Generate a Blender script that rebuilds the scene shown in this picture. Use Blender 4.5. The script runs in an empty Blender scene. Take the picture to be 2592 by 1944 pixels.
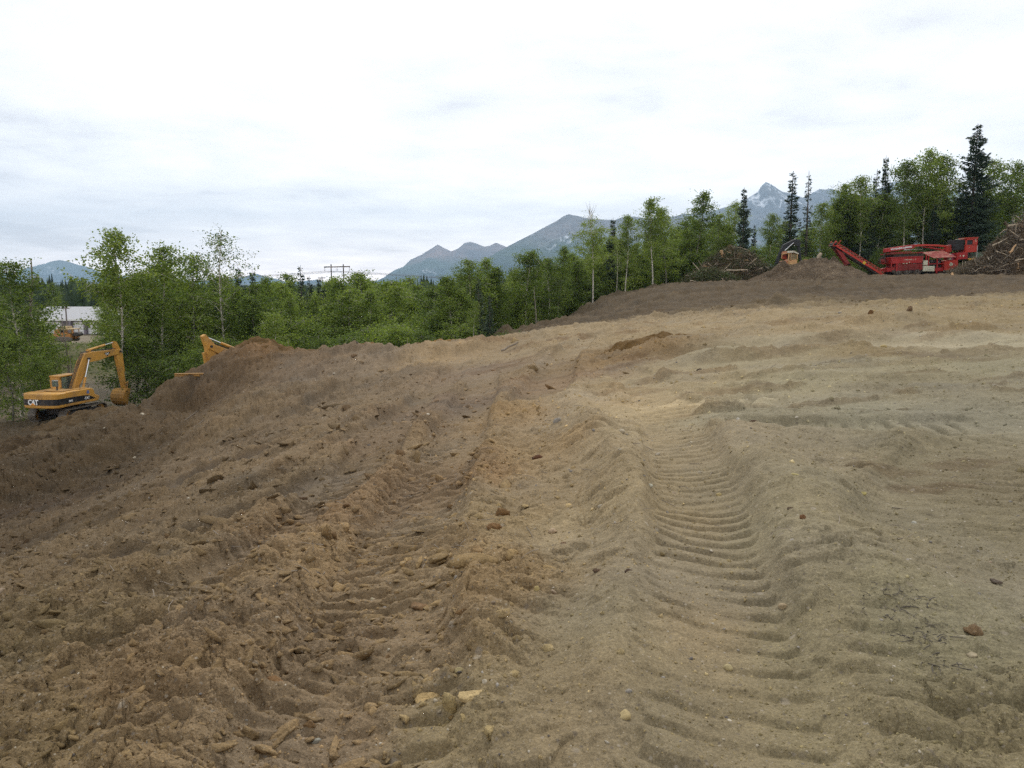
import bpy, bmesh, math, random
import numpy as np
from mathutils import Vector, Matrix, Euler
R = math.radians
C = bpy.context.scene.collection
sc = bpy.context.scene

# ---------------------------------------------------------------- camera
FPX, PITCH, EYE = 2000.0, math.atan((972-715)/2000.0), 1.65
cam_d = bpy.data.cameras.new('camera'); cam = bpy.data.objects.new('camera', cam_d); C.objects.link(cam)
cam.location = (0, 0, EYE); cam.rotation_euler = (R(90)-PITCH, 0, 0)
cam_d.sensor_width = 36; cam_d.lens = FPX/2592*36; cam_d.clip_start = .05; cam_d.clip_end = 90000
sc.camera = cam
CP, SP = math.cos(PITCH), math.sin(PITCH)

# ---------------------------------------------------------------- light
DENOISE = False
SUN_EL, SUN_AZ = 46, 12            # the sun is ahead of the camera, a little to the right, behind thin cloud
sd = bpy.data.lights.new('sun', 'SUN'); sd.energy = 1.75; sd.angle = R(11); sd.color = (1, .96, .89)
sun = bpy.data.objects.new('sun', sd); C.objects.link(sun)
a, e = R(SUN_AZ), R(SUN_EL)
sun.rotation_euler = Vector((math.sin(a)*math.cos(e), math.cos(a)*math.cos(e), math.sin(e))).to_track_quat('Z', 'Y').to_euler()

def build_world():
    w = bpy.data.worlds.new("World"); sc.world = w; w.use_nodes = True
    nt = w.node_tree; N, L = nt.nodes, nt.links; N.clear()
    out = N.new('ShaderNodeOutputWorld'); bg = N.new('ShaderNodeBackground')
    sky = N.new('ShaderNodeTexSky'); sky.sky_type = 'NISHITA'; sky.sun_disc = False
    sky.sun_elevation = R(SUN_EL); sky.sun_rotation = R(SUN_AZ)
    sky.air_density = 1; sky.dust_density = 1.5
    tc = N.new('ShaderNodeTexCoord'); sep = N.new('ShaderNodeSeparateXYZ'); L.new(tc.outputs['Generated'], sep.inputs[0])
    def math_(op, a, b=None, c=None):
        n = N.new('ShaderNodeMath'); n.operation = op
        for i, v in enumerate((a, b, c)):
            if v is None: continue
            if isinstance(v, (int, float)): n.inputs[i].default_value = v
            else: L.new(v, n.inputs[i])
        return n.outputs[0]
    # the cloud deck: a flat layer overhead, so it is looked up by direction / height
    zz = math_('MAXIMUM', sep.outputs['Z'], 0.0); zz = math_('ADD', zz, .10)
    u = math_('DIVIDE', sep.outputs['X'], zz); v = math_('DIVIDE', sep.outputs['Y'], zz)
    cmb = N.new('ShaderNodeCombineXYZ'); L.new(u, cmb.inputs[0]); L.new(v, cmb.inputs[1])
    def noise(scale, det, rough, off):
        m = N.new('ShaderNodeMapping'); m.inputs['Location'].default_value = off; L.new(cmb.outputs[0], m.inputs[0])
        n = N.new('ShaderNodeTexNoise'); n.inputs['Scale'].default_value = scale; n.inputs['Detail'].default_value = det
        n.inputs['Roughness'].default_value = rough; n.inputs['Distortion'].default_value = .25; L.new(m.outputs[0], n.inputs['Vector']); return n.outputs['Fac']
    n1 = noise(.75, 8, .60, (3.1, 1.7, 0)); n2 = noise(2.4, 6, .55, (8.3, 4.4, 2))
    mix = math_('ADD', math_('MULTIPLY', n1, .62), math_('MULTIPLY', n2, .38))
    # brighter round the hidden sun, a little left of centre
    dot = N.new('ShaderNodeVectorMath'); dot.operation = 'DOT_PRODUCT'; L.new(tc.outputs['Generated'], dot.inputs[0])
    dv = Vector((-.05, 1, .42)).normalized(); dot.inputs[1].default_value = dv
    glow = math_('MULTIPLY', math_('POWER', math_('MAXIMUM', dot.outputs['Value'], 0), 9), .14)
    fac = math_('ADD', mix, glow)
    cr = N.new('ShaderNodeValToRGB'); L.new(fac, cr.inputs[0]); el = cr.color_ramp.elements
    el[0].position = .42; el[0].color = (.72, .71, .715, 1)
    el[1].position = .68; el[1].color = (1.10, 1.10, 1.10, 1)
    x = el.new(.485); x.color = (.85, .845, .85, 1)
    x = el.new(.545); x.color = (.93, .925, .925, 1)
    x = el.new(.605); x.color = (1.0, .99, .985, 1)
    # a thin veil of the blue sky above shows where the cloud is thinnest
    vm = N.new('ShaderNodeVectorMath'); vm.operation = 'SCALE'; L.new(sky.outputs[0], vm.inputs[0]); vm.inputs['Scale'].default_value = .012
    ad = N.new('ShaderNodeVectorMath'); ad.operation = 'ADD'; L.new(vm.outputs[0], ad.inputs[0]); L.new(cr.outputs[0], ad.inputs[1])
    # brightness added low down in the sky, offsetting the dimming by the haze volume
    low = math_('MULTIPLY', math_('POWER', math_('SUBTRACT', 1.0, math_('MINIMUM', math_('MAXIMUM', sep.outputs['Z'], 0), 1.0)), 9), 1.6)
    br = N.new('ShaderNodeVectorMath'); br.operation = 'SCALE'; L.new(ad.outputs[0], br.inputs[0]); L.new(math_('ADD', low, 1.20), br.inputs['Scale'])
    wt = N.new('ShaderNodeCombineXYZ'); L.new(math_('ADD', 1.0, math_('MULTIPLY', low, .07)), wt.inputs[0]); wt.inputs[1].default_value = 1.0; L.new(math_('SUBTRACT', 1.0, math_('MULTIPLY', low, .03)), wt.inputs[2])
    bw = N.new('ShaderNodeVectorMath'); bw.operation = 'MULTIPLY'; L.new(br.outputs[0], bw.inputs[0]); L.new(wt.outputs[0], bw.inputs[1]); ad = bw
    L.new(ad.outputs[0], bg.inputs[0]); bg.inputs[1].default_value = 1.0
    L.new(bg.outputs[0], out.inputs[0])
    w.cycles.sampling_method = 'AUTOMATIC'
build_world()
vs = sc.view_settings; vs.view_transform = 'Standard'; vs.look = 'None'; vs.exposure = 0.0; vs.gamma = 1
sc.cycles.max_bounces = 6; sc.cycles.diffuse_bounces = 3; sc.cycles.glossy_bounces = 2; sc.cycles.transmission_bounces = 4
sc.cycles.transparent_max_bounces = 8; sc.cycles.volume_bounces = 0; sc.cycles.caustics_reflective = False; sc.cycles.caustics_refractive = False
sc.cycles.use_denoising = DENOISE

# ---------------------------------------------------------------- helpers
def ray(px, py):
    dx, dz = (px-1296)/FPX, -(py-972)/FPX
    return (dx, CP+dz*SP, -SP+dz*CP)
def at(px, py, Y):
    """the point seen at a photograph pixel, Y metres ahead"""
    r = ray(px, py); s = Y/r[1]
    return Vector((r[0]*s, Y, EYE+r[2]*s))

def tag(o, label=None, cat=None, group=None, kind=None):
    if label: o['label'] = label
    if cat: o['category'] = cat
    if group: o['group'] = group
    if kind: o['kind'] = kind
    return o
def empty(name, loc, rz=0.0):
    o = bpy.data.objects.new(name, None); C.objects.link(o); o.location = loc; o.rotation_euler = (0, 0, rz)
    o.empty_display_size = .3
    return o
def mesh_np(name, V, F, mat=None, parent=None, smooth=False, colors=None):
    """V (n,3) array, F (m,k) int array of one face size"""
    me = bpy.data.meshes.new(name); V = np.asarray(V, np.float32); F = np.asarray(F, np.int32)
    n, (m, k) = len(V), F.shape
    me.vertices.add(n); me.vertices.foreach_set('co', V.ravel())
    me.loops.add(m*k); me.loops.foreach_set('vertex_index', F.ravel())
    me.polygons.add(m); me.polygons.foreach_set('loop_start', np.arange(0, m*k, k, dtype=np.int32))
    me.polygons.foreach_set('loop_total', np.full(m, k, np.int32))
    if smooth: me.polygons.foreach_set('use_smooth', np.ones(m, bool))
    if colors is not None:
        for cname, arr in colors.items():
            at_ = me.color_attributes.new(cname, 'FLOAT_COLOR', 'POINT')
            c = np.ones((n, 4), np.float32); c[:, :arr.shape[1]] = arr; at_.data.foreach_set('color', c.ravel())
    me.update(calc_edges=True)
    if mat: me.materials.append(mat)
    o = bpy.data.objects.new(name, me); C.objects.link(o)
    if parent: o.parent = parent
    return o

# numpy noise
_rng = np.random.default_rng(7)
_perm = _rng.permutation(1024).astype(np.int64)
_ang = _rng.uniform(0, 2*np.pi, 1024); _gx = np.cos(_ang).astype(np.float32); _gy = np.sin(_ang).astype(np.float32)
_rv = _rng.uniform(0, 1, (4, 1024)).astype(np.float32)
def _h(ix, iy, s=0): return _perm[(_perm[(ix+s*37) & 1023] + iy) & 1023]
def gn(x, y, s=0):
    """gradient noise, about -1..1"""
    ix = np.floor(x).astype(np.int64); iy = np.floor(y).astype(np.int64)
    fx = (x-ix).astype(np.float32); fy = (y-iy).astype(np.float32)
    u = fx*fx*fx*(fx*(fx*6-15)+10); v = fy*fy*fy*(fy*(fy*6-15)+10)
    def g(a, b):
        h = _h(ix+a, iy+b, s); return _gx[h]*(fx-a)+_gy[h]*(fy-b)
    n0 = g(0, 0)*(1-u)+g(1, 0)*u; n1 = g(0, 1)*(1-u)+g(1, 1)*u
    return (n0*(1-v)+n1*v)*1.5
def fbm(x, y, o=4, s=0, r=.5, l=2.03):
    t = 0; a = 1; k = 0
    for i in range(o):
        t = t+a*gn(x*l**i+i*13.7, y*l**i-i*7.3, s+i); k += a; a *= r
    return t/k
def worley(x, y, s=0, jit=.9):
    """F1, F2 and a random number of the nearest cell"""
    ix = np.floor(x).astype(np.int64); iy = np.floor(y).astype(np.int64)
    f1 = np.full(x.shape, 9., np.float32); f2 = f1.copy(); rid = np.zeros(x.shape, np.float32)
    for a in (-1, 0, 1):
        for b in (-1, 0, 1):
            h = _h(ix+a, iy+b, s)
            dx = (ix+a+.5+(_rv[0][h]-.5)*jit-x).astype(np.float32); dy = (iy+b+.5+(_rv[1][h]-.5)*jit-y).astype(np.float32)
            d = np.sqrt(dx*dx+dy*dy); m = d < f1
            f2 = np.where(m, f1, np.minimum(f2, d)); rid = np.where(m, _rv[2][h], rid); f1 = np.where(m, d, f1)
    return f1, f2, rid
def sstep(a, b, x):
    t = np.clip((x-a)/(b-a), 0, 1); return t*t*(3-2*t)

# materials
def mat_new(name):
    m = bpy.data.materials.new(name); m.use_nodes = True; nt = m.node_tree; nt.nodes.clear(); return m, nt.nodes, nt.links
def simple(name, col, rough=.6, metal=0.0, var=.12, scale=6.0, dirt=0.0, dirtcol=(.12, .09, .06), bump=0.0, spec=.4):
    """paint, steel, wood ... with a little patchy variation and optional dirt"""
    m, N, L = mat_new(name)
    out = N.new('ShaderNodeOutputMaterial'); b = N.new('ShaderNodeBsdfPrincipled'); L.new(b.outputs[0], out.inputs[0])
    tc = N.new('ShaderNodeTexCoord'); n = N.new('ShaderNodeTexNoise'); n.inputs['Scale'].default_value = scale; n.inputs['Detail'].default_value = 5
    L.new(tc.outputs['Object'], n.inputs['Vector'])
    mr = N.new('ShaderNodeMapRange'); L.new(n.outputs['Fac'], mr.inputs[0]); mr.inputs[1].default_value = .3; mr.inputs[2].default_value = .7
    mr.inputs[3].default_value = 1-var; mr.inputs[4].default_value = 1+var
    vm = N.new('ShaderNodeVectorMath'); vm.operation = 'SCALE'; vm.inputs[0].default_value = col; L.new(mr.outputs[0], vm.inputs['Scale'])
    last = vm.outputs[0]
    if dirt > 0:
        n2 = N.new('ShaderNodeTexNoise'); n2.inputs['Scale'].default_value = scale*.5; n2.inputs['Detail'].default_value = 8; n2.inputs['Roughness'].default_value = .7
        L.new(tc.outputs['Object'], n2.inputs['Vector'])
        m2 = N.new('ShaderNodeMapRange'); L.new(n2.outputs['Fac'], m2.inputs[0]); m2.inputs[1].default_value = .62-dirt*.3; m2.inputs[2].default_value = .72
        m2.inputs[4].default_value = .85
        mx = N.new('ShaderNodeMix'); mx.data_type = 'RGBA'; L.new(m2.outputs[0], mx.inputs['Factor']); L.new(last, mx.inputs['A']); mx.inputs['B'].default_value = (*dirtcol, 1)
        last = mx.outputs['Result']
    L.new(last, b.inputs['Base Color']); b.inputs['Roughness'].default_value = rough; b.inputs['Metallic'].default_value = metal
    b.inputs['Specular IOR Level'].default_value = spec
    if bump:
        bp = N.new('ShaderNodeBump'); bp.inputs['Strength'].default_value = bump; bp.inputs['Distance'].default_value = .02; L.new(n.outputs['Fac'], bp.inputs['Height']); L.new(bp.outputs[0], b.inputs['Normal'])
    return m
# ---------------------------------------------------------------- the lie of the land
# surveyed spots: photograph pixel + distance ahead
CTL = [(0,1944,2.7),(0,1700,4.6),(0,1500,8.0),(150,1400,13),(0,1310,22.5),(450,1200,17.5),(600,1100,25),(0,1150,26.0),(100,1111,28.5),(190,1078,30),(266,1046,32),(330,1020,34),(380,976,37),
 (403,948,38),(448,931,39),(509,930,40),(110,1078,51.5),(150,1059,51.5),(200,1045,51.3),(260,1037,51.2),(320,1028,50.8),(450,1075,32.5),(300,1160,28),(150,1240,25.5),(60,1270,24),(640,930,38.5),(570,905,41),(600,884,42),(626,858,43),(660,856,43.5),(691,870,43.5),(716,886,43),
 (750,893,42),(807,895,41),(852,891,40),(897,887,39),(930,876,39.5),(955,879,40),(993,890,41),(1031,893,42),(1070,886,43),(1129,888,46),(620,1000,30),
 (1296,852,52),(1413,832,54),(1589,814,54),(1706,794,52),(1823,774,51),(1941,766,50),(2058,757,50),(2175,765,49),(2300,762,48),(2400,752,47),(2592,745,45),
 (1190,880,53),(1250,858,64),(1313,829,71),(1398,804,79),(1458,795,84),(1493,775,87),(1588,760,91),(1667,737,94),(1730,722,95),
 (1900,748,64),(2150,745,64),(2400,740,60),(2592,735,57),(1900,715,84),(2150,704,86),(2400,700,82),(2592,700,78),(2100,698,92),(2300,697,93),(2500,692,92)]
WCTL = [ # world x, y, z
 (0,.8,0),(-2,1,-.12),(2.5,1,.05),(0,-3,0),(6,-2,.2),(-6,-2,-.6),(-12,4,-1.5),(-25,6,-4),(12,5,.4),(30,10,1.0),(60,30,1.6),(0,-20,0),(-40,-10,-5),(40,-20,1),
 (0,3.6,-.02),(1.3,3.6,.03),(2.4,3.6,.05),(1.5,9,-.12),(4,9,.14),(7,9.5,.3),(0,9,-.35),(-1.5,9,-.75),(0,20,-.8),(6,20,.35),(13,20,.75),(-6,20,-2.1),(-3.5,14,-1.1),
 (6,33,0),(15,33,.6),(24,33,1.15),(-2,32,-1.4),(-9,31,-3.0),
 (-20,29.5,-6.3),(-24,31,-6.7),(-20,34,-6.4),(-16,37,-6.2),(-20,38,-8.6),(-23,40,-9.2),(-30,45,-9.1),(-26,46,-8.9),
 (-31,53,-8.15),(-31,57,-8.1),(-28,58,-8.1),(-24,54,-7.9),(-36,50,-8.5),(-30,64,-8.8),(-40,70,-8.9),(-22,64,-8.2),(-18,58,-7.0),(-13.5,55,-6.3),(-15,51.5,-6.2),(-19,51,-6.6),
 (-10,50,-6.6),(-8,60,-8),(-8,52,-6),(-3.5,52,-6),(2,75,-7),(5,90,-6.5),(14,102,-4.5),(22,108,-2),(-20,80,-10.5),(-10,80,-11),(0,110,-12),
 (-45,95,-9),(-60,110,-9.1),(-80,110,-9.1),(-75,150,-9.2),(-100,150,-9.2),(-95,180,-9.2),(-120,190,-9.2),(-70,75,-8.9),(-50,60,-9.2),
 (-57,128,-8.6),(-66,128,-8.0),(-62,118,-8.4),(-52,116,-8.2),(-50,105,-10),
 (-40,160,-13),(0,180,-14),(60,150,-6),(60,120,1.2),(45,115,1.4),(80,120,1.8),(30,112,.5),(90,170,-6),(-60,260,-14),(40,260,-14),(150,260,-12),(-160,260,-12),
 (0,600,-15),(-400,500,-14),(400,500,-14),(0,3000,-18),(2000,2500,-18),(-2000,2500,-18),(0,9000,-20),(-9000,5000,-20),(9000,5000,-20),(0,-400,-5),(-300,0,-10),(300,0,0),(0,-9000,-20)]
def warp(x, y):
    return np.stack([np.arctan2(x, y), .8*np.log(np.hypot(x, y)+.8)], -1)
_pts = [tuple(at(*c)) for c in CTL]+[tuple(map(float, c)) for c in WCTL]
_P = np.array(_pts); _W = warp(_P[:, 0], _P[:, 1]); _n = len(_W)
_D = np.hypot(_W[:, None, 0]-_W[None, :, 0], _W[:, None, 1]-_W[None, :, 1])
_sol = np.linalg.solve(np.block([[_D-1e-4*np.eye(_n), np.ones((_n, 1))], [np.ones((1, _n)), np.zeros((1, 1))]]), np.append(_P[:, 2], 0))
def base_raw(x, y):
    w = warp(x, y); out = np.full(w.shape[0], _sol[-1])
    for i in range(0, len(w), 20000):
        q = w[i:i+20000]; d = np.sqrt((q[:, None, 0]-_W[None, :, 0])**2+(q[:, None, 1]-_W[None, :, 1])**2+.0004)
        out[i:i+20000] = _sol[-1]+d@_sol[:_n]
    return out
# coarse lookup in angle / log distance, then bilinear
_TA = np.concatenate([np.linspace(-np.pi, -.85, 40, endpoint=False), np.linspace(-.85, .85, 341), np.linspace(.85, np.pi, 41)[1:]])
_TL = np.linspace(math.log(.3), math.log(30000), 520)
_tt, _ll = np.meshgrid(_TA, _TL, indexing='ij')
_G = base_raw((np.exp(_ll)*np.sin(_tt)).ravel(), (np.exp(_ll)*np.cos(_tt)).ravel()).reshape(_tt.shape)
def base_h(x, y):
    x = np.asarray(x, float); y = np.asarray(y, float)
    t = np.arctan2(x, y); l = np.log(np.maximum(np.hypot(x, y), .31))
    i = np.clip(np.searchsorted(_TA, t)-1, 0, len(_TA)-2); ft = (t-_TA[i])/(_TA[i+1]-_TA[i])
    g = (l-_TL[0])/(_TL[1]-_TL[0]); j = np.clip(g.astype(int), 0, len(_TL)-2); fl = g-j
    return (_G[i, j]*(1-ft)+_G[i+1, j]*ft)*(1-fl)+(_G[i, j+1]*(1-ft)+_G[i+1, j+1]*ft)*fl
def hit(px, py, y0=1.5):
    """where the line of sight through a photograph pixel meets the base surface"""
    r = ray(px, py); Y = y0
    prev = 1
    while Y < 400:
        s = Y/r[1]; z = EYE+r[2]*s; d = z-float(base_h(r[0]*s, Y))
        if d < 0: break
        Y *= 1.01
    return (r[0]*Y/r[1], Y)

# ---- tracks pressed by machines: centre line (pixels), half width, depth, cleat height
def line_w(pts): return smooth_line(np.array([hit(*p) for p in pts]))
def smooth_line(w):
    # resample finely with a smooth curve
    seg = np.hypot(*np.diff(w, axis=0).T); t = np.concatenate([[0], np.cumsum(seg)]); n = max(int(t[-1]/.25), 8)
    tt = np.linspace(0, t[-1], n); x = np.interp(tt, t, w[:, 0]); y = np.interp(tt, t, w[:, 1])
    for _ in range(8):
        x[1:-1] = (x[:-2]+2*x[1:-1]+x[2:])/4; y[1:-1] = (y[:-2]+2*y[1:-1]+y[2:])/4
    return np.stack([x, y], 1)
TRACKS = [
 dict(p=[(1900,2300),(1870,1944),(1830,1700),(1800,1500),(1770,1300),(1730,1150),(1690,1050),(1640,980),(1560,925)], hw=.34, dep=.030, cl=.025, pitch=.19, berm=.035, rg=.5),
 dict(p=[(800,2300),(850,1944),(905,1700),(955,1540),(1010,1400),(1075,1260),(1130,1150),(1180,1060),(1215,980),(1225,920)], hw=.42, dep=.07, cl=.046, pitch=.20, berm=.045, rg=.85),
 dict(p=[(2592,1080),(2510,1120),(2440,1180),(2400,1250),(2390,1330),(2330,1420)], hw=.50, dep=.07, cl=.024, pitch=.2, berm=.05, rg=.6),
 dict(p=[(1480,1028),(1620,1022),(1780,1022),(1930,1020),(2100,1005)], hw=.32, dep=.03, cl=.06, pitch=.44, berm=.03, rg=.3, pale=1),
 dict(p=[(1500,975),(1750,960),(2000,955),(2300,960),(2592,955)], hw=.5, dep=.06, cl=.02, pitch=.3, berm=.06, rg=.5),
 dict(p=[(1650,905),(1900,868),(2200,856),(2592,852)], hw=1.1, dep=.12, cl=0., pitch=.3, berm=.10, rg=.0),
 dict(p=[(1300,945),(1250,905),(1180,885)], hw=1.3, dep=.05, cl=.05, pitch=.3, berm=.02, rg=.8),
 dict(p=[(380,1240),(560,1190),(720,1130),(860,1080),(1000,1010)], hw=.5, dep=.09, cl=.02, pitch=.25, berm=.16, rg=.15, wet=1),
 dict(p=[(60,1480),(300,1430),(520,1360),(740,1270),(900,1180)], hw=.4, dep=.07, cl=.02, pitch=.22, berm=.10, rg=.15, wet=1),
 dict(p=[(-200,1790),(200,1700),(500,1600),(700,1500)], hw=.35, dep=.06, cl=.02, pitch=.2, berm=.08, rg=.8),
]
TRACKS += [ # ridges and ledges (no cleats), then a few fainter passes
 dict(p=[(1470,2200),(1560,1944),(1630,1700),(1650,1500),(1610,1300),(1540,1150),(1460,1040),(1390,965)], hw=.26, dep=-.085, cl=0, pitch=1, berm=0, rg=1, ridge=1),
 dict(p=[(2592,1545),(2400,1570),(2230,1560),(2090,1470),(2010,1330),(1930,1200),(1830,1080)], hw=.30, dep=-.10, cl=0, pitch=1, berm=0, rg=1, ridge=1),
 dict(p=[(1180,1944),(1080,1700),(1120,1500),(1190,1330),(1220,1180)], hw=.22, dep=-.06, cl=0, pitch=1, berm=0, rg=1, ridge=1),
 dict(p=[(100,2000),(330,1760),(600,1560),(780,1400),(900,1250),(960,1120)], hw=.25, dep=-.09, cl=0, pitch=1, berm=0, rg=1, ridge=1),
 dict(p=[(1560,905),(1800,838),(2100,826),(2592,822)], hw=.5, dep=-.16, cl=0, pitch=1, berm=0, rg=1, ridge=1),
 dict(p=[(1850,795),(2200,800),(2592,795)], hw=.6, dep=-.20, cl=0, pitch=1, berm=0, rg=1, ridge=1),
 dict(p=[(1700,1075),(2000,1070),(2300,1050),(2592,1040)], hw=.25, dep=-.08, cl=0, pitch=1, berm=0, rg=1, ridge=1),
 dict(p=[(1350,1030),(1420,900),(1500,850),(1600,822)], hw=.5, dep=.08, cl=.04, pitch=.3, berm=.07, rg=.6),
 dict(p=[(1780,1090),(2050,1092),(2300,1078),(2592,1070)], hw=.35, dep=.05, cl=.035, pitch=.22, berm=.04, rg=.5),
 dict(p=[(300,1600),(560,1480),(780,1330),(930,1180),(1010,1060)], hw=.4, dep=.06, cl=.05, pitch=.21, berm=.05, rg=.6),
 dict(p=[(560,1290),(700,1210),(860,1130),(1000,1060),(1100,990),(1150,930)], hw=.42, dep=.07, cl=.05, pitch=.22, berm=.06, rg=.6),
 dict(p=[(250,1250),(450,1180),(620,1110),(760,1040),(900,960)], hw=.5, dep=.10, cl=.05, pitch=.25, berm=.10, rg=.6),
]
TRACKS += [dict(wp=w_, hw=.7, dep=.10, cl=.0, pitch=.3, berm=.13, rg=.5) for w_ in ([(-2,57),(4,66),(12,76),(24,82),(50,80)], [(-1,54),(6,63),(15,70),(30,73),(60,70)], [(2,60),(10,68),(22,75),(40,76)], [(4,72),(12,82),(20,90),(26,93)])]
TRACKS += [dict(wp=w_, hw=.8, dep=-.22, cl=.0, pitch=.3, berm=.1, rg=.5, ridge=1) for w_ in ([(3,69),(10,80),(18,90)], [(20,66),(34,67),(56,63)], [(10,62),(20,68),(36,70),(50,69)])]
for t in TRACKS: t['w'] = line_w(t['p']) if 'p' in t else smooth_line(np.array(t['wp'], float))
# soft humps: pixel, radius across / along (m), height
HUMPS = [((1560,1560),.22,1.0,.05),((2010,1250),.45,1.3,.17),((2110,1500),.55,.6,.10),((2420,1600),.9,.5,.08),((1610,1300),.25,2.2,.13),((1480,1080),.35,2.6,.16),((2000,1120),1.2,.6,.10),
 ((740,1530),.30,.8,.07),((420,1500),.8,.7,.12),((480,1810),.4,.5,.10),((900,1150),.8,1.2,.12),((760,1000),1.8,.7,.25),((1130,1090),.7,1.,.14),((1330,1010),.6,2.4,.14),
 ((1640,888),1.3,.6,.16),((1800,900),1.2,.7,.22),((1440,880),1.2,.7,.25),((1330,930),1.,.7,.22),((1400,935),.9,.6,.18),((1720,840),1.4,.8,.25),((2060,765),2.2,1.4,.25),((2290,808),.8,.5,.3),((2200,812),.7,.5,.25),
 ((2450,760),2,1,.2),((880,895),1.6,1.,.3),((1060,900),1.8,.9,.35),((700,1010),1.2,.9,.3),((560,1090),1.2,.9,.35),((350,1340),1.3,.7,.22),((160,1420),1.2,.6,.2),((220,1560),.8,.5,.16)]
HUMPS = [(hit(*p), a_, b_, h) for p, a_, b_, h in HUMPS]
_hr = random.Random(9)
for i in range(46):      # ragged lip of the tan bank, and of the dark strip against the wood
    q = _hr.random(); px = 1180+q*1420; py = float(np.interp(px, [1129,1296,1413,1589,1706,1823,1941,2058,2175,2300,2592], [890,853,833,815,795,775,767,758,766,763,747])); w_ = hit(px, py+_hr.uniform(1, 8)); HUMPS.append((w_, _hr.uniform(.4, 1.5), _hr.uniform(.3, .7), _hr.uniform(.05, .26)))
for i in range(60):
    px = _hr.uniform(1150, 1760); Y = float(np.interp(px, [1190,1250,1313,1398,1458,1493,1588,1667,1746], [52,62,69,76,81,84,88,91,92]))+_hr.uniform(-3, .5); HUMPS.append((((px-1296)/FPX*Y, Y), _hr.uniform(.3, 1.1), _hr.uniform(.3, .8), _hr.uniform(.08, .4)))
for i in range(40):
    px = _hr.uniform(330, 1130); py = float(np.interp(px, [330,400,450,570,640,700,800,900,1000,1130], [1022,950,934,908,866,880,897,890,892,890])); w_ = hit(px, py+_hr.uniform(1, 7)); HUMPS.append((w_, _hr.uniform(.2, .9), _hr.uniform(.2, .5), _hr.uniform(.04, .20)))

# soil seen in the photograph: pixel, colour (sRGB of the soil itself), roughness 0..1, clod size, pebble amount
SOIL = [((60,1900),(104,88,60),.75),((400,1800),(112,92,64),.8),((850,1850),(120,100,72),.9),((820,1650),(118,98,70),.95),((1150,1850),(128,112,78),.55),((1100,1650),(124,104,74),.75),((1400,1850),(128,112,80),.4),((1700,1850),(126,112,80),.35),
 ((2100,1850),(124,112,80),.4),((2500,1880),(118,108,78),.55),((2400,1650),(122,114,84),.3),((2050,1650),(124,113,82),.3),((1750,1600),(134,117,84),.28),((1500,1600),(130,116,84),.3),((1250,1500),(132,110,76),.75),((1100,1400),(132,110,76),.85),((900,1450),(128,106,74),.95),
 ((600,1650),(118,98,70),.8),((300,1550),(106,90,64),.85),((100,1650),(98,84,58),.8),((100,1480),(98,82,58),.9),((400,1450),(110,94,68),.85),((700,1400),(120,100,72),.8),((800,1350),(122,98,68),.95),((1300,1330),(140,120,84),.55),((1500,1350),(146,128,92),.35),((1700,1350),(138,121,86),.28),
 ((1950,1350),(132,121,90),.28),((2200,1300),(124,114,86),.35),((2450,1350),(120,110,82),.4),((2500,1200),(116,105,78),.55),((2300,1130),(122,112,84),.35),((2000,1180),(134,120,88),.4),((1800,1130),(140,124,92),.3),((1600,1130),(152,134,98),.3),((1400,1150),(138,116,80),.55),
 ((1200,1200),(128,104,72),.85),((1000,1250),(122,100,72),.85),((760,1250),(108,92,68),.8),((500,1300),(104,88,64),.85),((250,1350),(98,82,58),.9),((40,1380),(76,62,42),.85),((100,1230),(68,55,36),.8),((250,1150),(70,57,37),.8),((180,1190),(68,55,36),.8),((330,1100),(74,60,40),.8),((30,1190),(68,55,36),.8),((130,1140),(74,60,40),.7),((400,1080),(84,68,46),.7),((60,1300),(66,53,38),.8),((420,1010),(84,68,46),.7),((550,1150),(104,88,66),.85),
 ((750,1120),(114,96,70),.85),((1000,1100),(120,100,74),.85),((1150,1020),(112,94,74),.7),((1300,1060),(136,112,76),.7),((1500,1020),(158,136,96),.35),((1650,1040),(162,142,102),.25),((1900,1050),(134,126,100),.25),((2200,1050),(130,124,100),.25),((2450,1050),(126,120,98),.3),
 ((2300,970),(122,112,84),.35),((2000,960),(140,130,98),.3),((1700,960),(150,132,94),.35),((1400,960),(132,108,78),.6),((1200,930),(124,104,80),.6),((1000,960),(112,96,74),.7),((800,1010),(106,90,68),.8),((620,1050),(110,92,66),.75),((500,980),(86,69,48),.7),
 ((640,880),(112,84,50),.8),((800,930),(112,94,72),.6),((950,920),(124,106,82),.5),((1100,905),(150,126,88),.5),((1300,890),(142,122,88),.55),((1500,860),(146,126,90),.5),((1600,890),(122,98,62),.7),((1700,840),(150,130,92),.4),((1900,900),(142,130,98),.25),((2200,910),(138,128,96),.25),((2500,910),(134,126,96),.25),
 ((2350,852),(156,144,114),.05),((2000,865),(148,136,106),.05),((2550,850),(150,140,110),.05),((2200,885),(130,112,74),.3),((2450,820),(134,116,78),.35),((2100,820),(148,128,90),.4),((1900,800),(150,130,92),.4),((2300,785),(142,124,86),.45),((2550,765),(140,122,84),.45),((1500,830),(148,128,92),.4)]
_lin = lambda c: tuple(((v/255)/12.92 if v/255 <= .04045 else ((v/255+.055)/1.055)**2.4) for v in c)
_S = [(hit(*p), _lin(c), r) for p, c, r in SOIL]
_S += [((x, y), _lin((84,70,49)), .6) for x, y in ((-3,56),(-1,58),(1,62),(3,68),(5,73),(0,66),(8,62),(10,75),(20,85),(26,90),(22,72),(38,70),(35,84),(50,75),(15,60),(45,92),(32,62),(60,80))]
_S += [((x, y), _lin((84,70,48)), .6) for x, y in ((-31,50),(-26,50),(-36,52),(-22,42),(-18,36),(-14,46),(-10,52),(-18,30),(-24,36))]
_S += [((x, y), _lin((128,116,98)), .1) for x, y in ((-40,75),(-30,70),(-60,85),(-75,75),(-55,65),(-80,140),(-34,80))]
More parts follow.
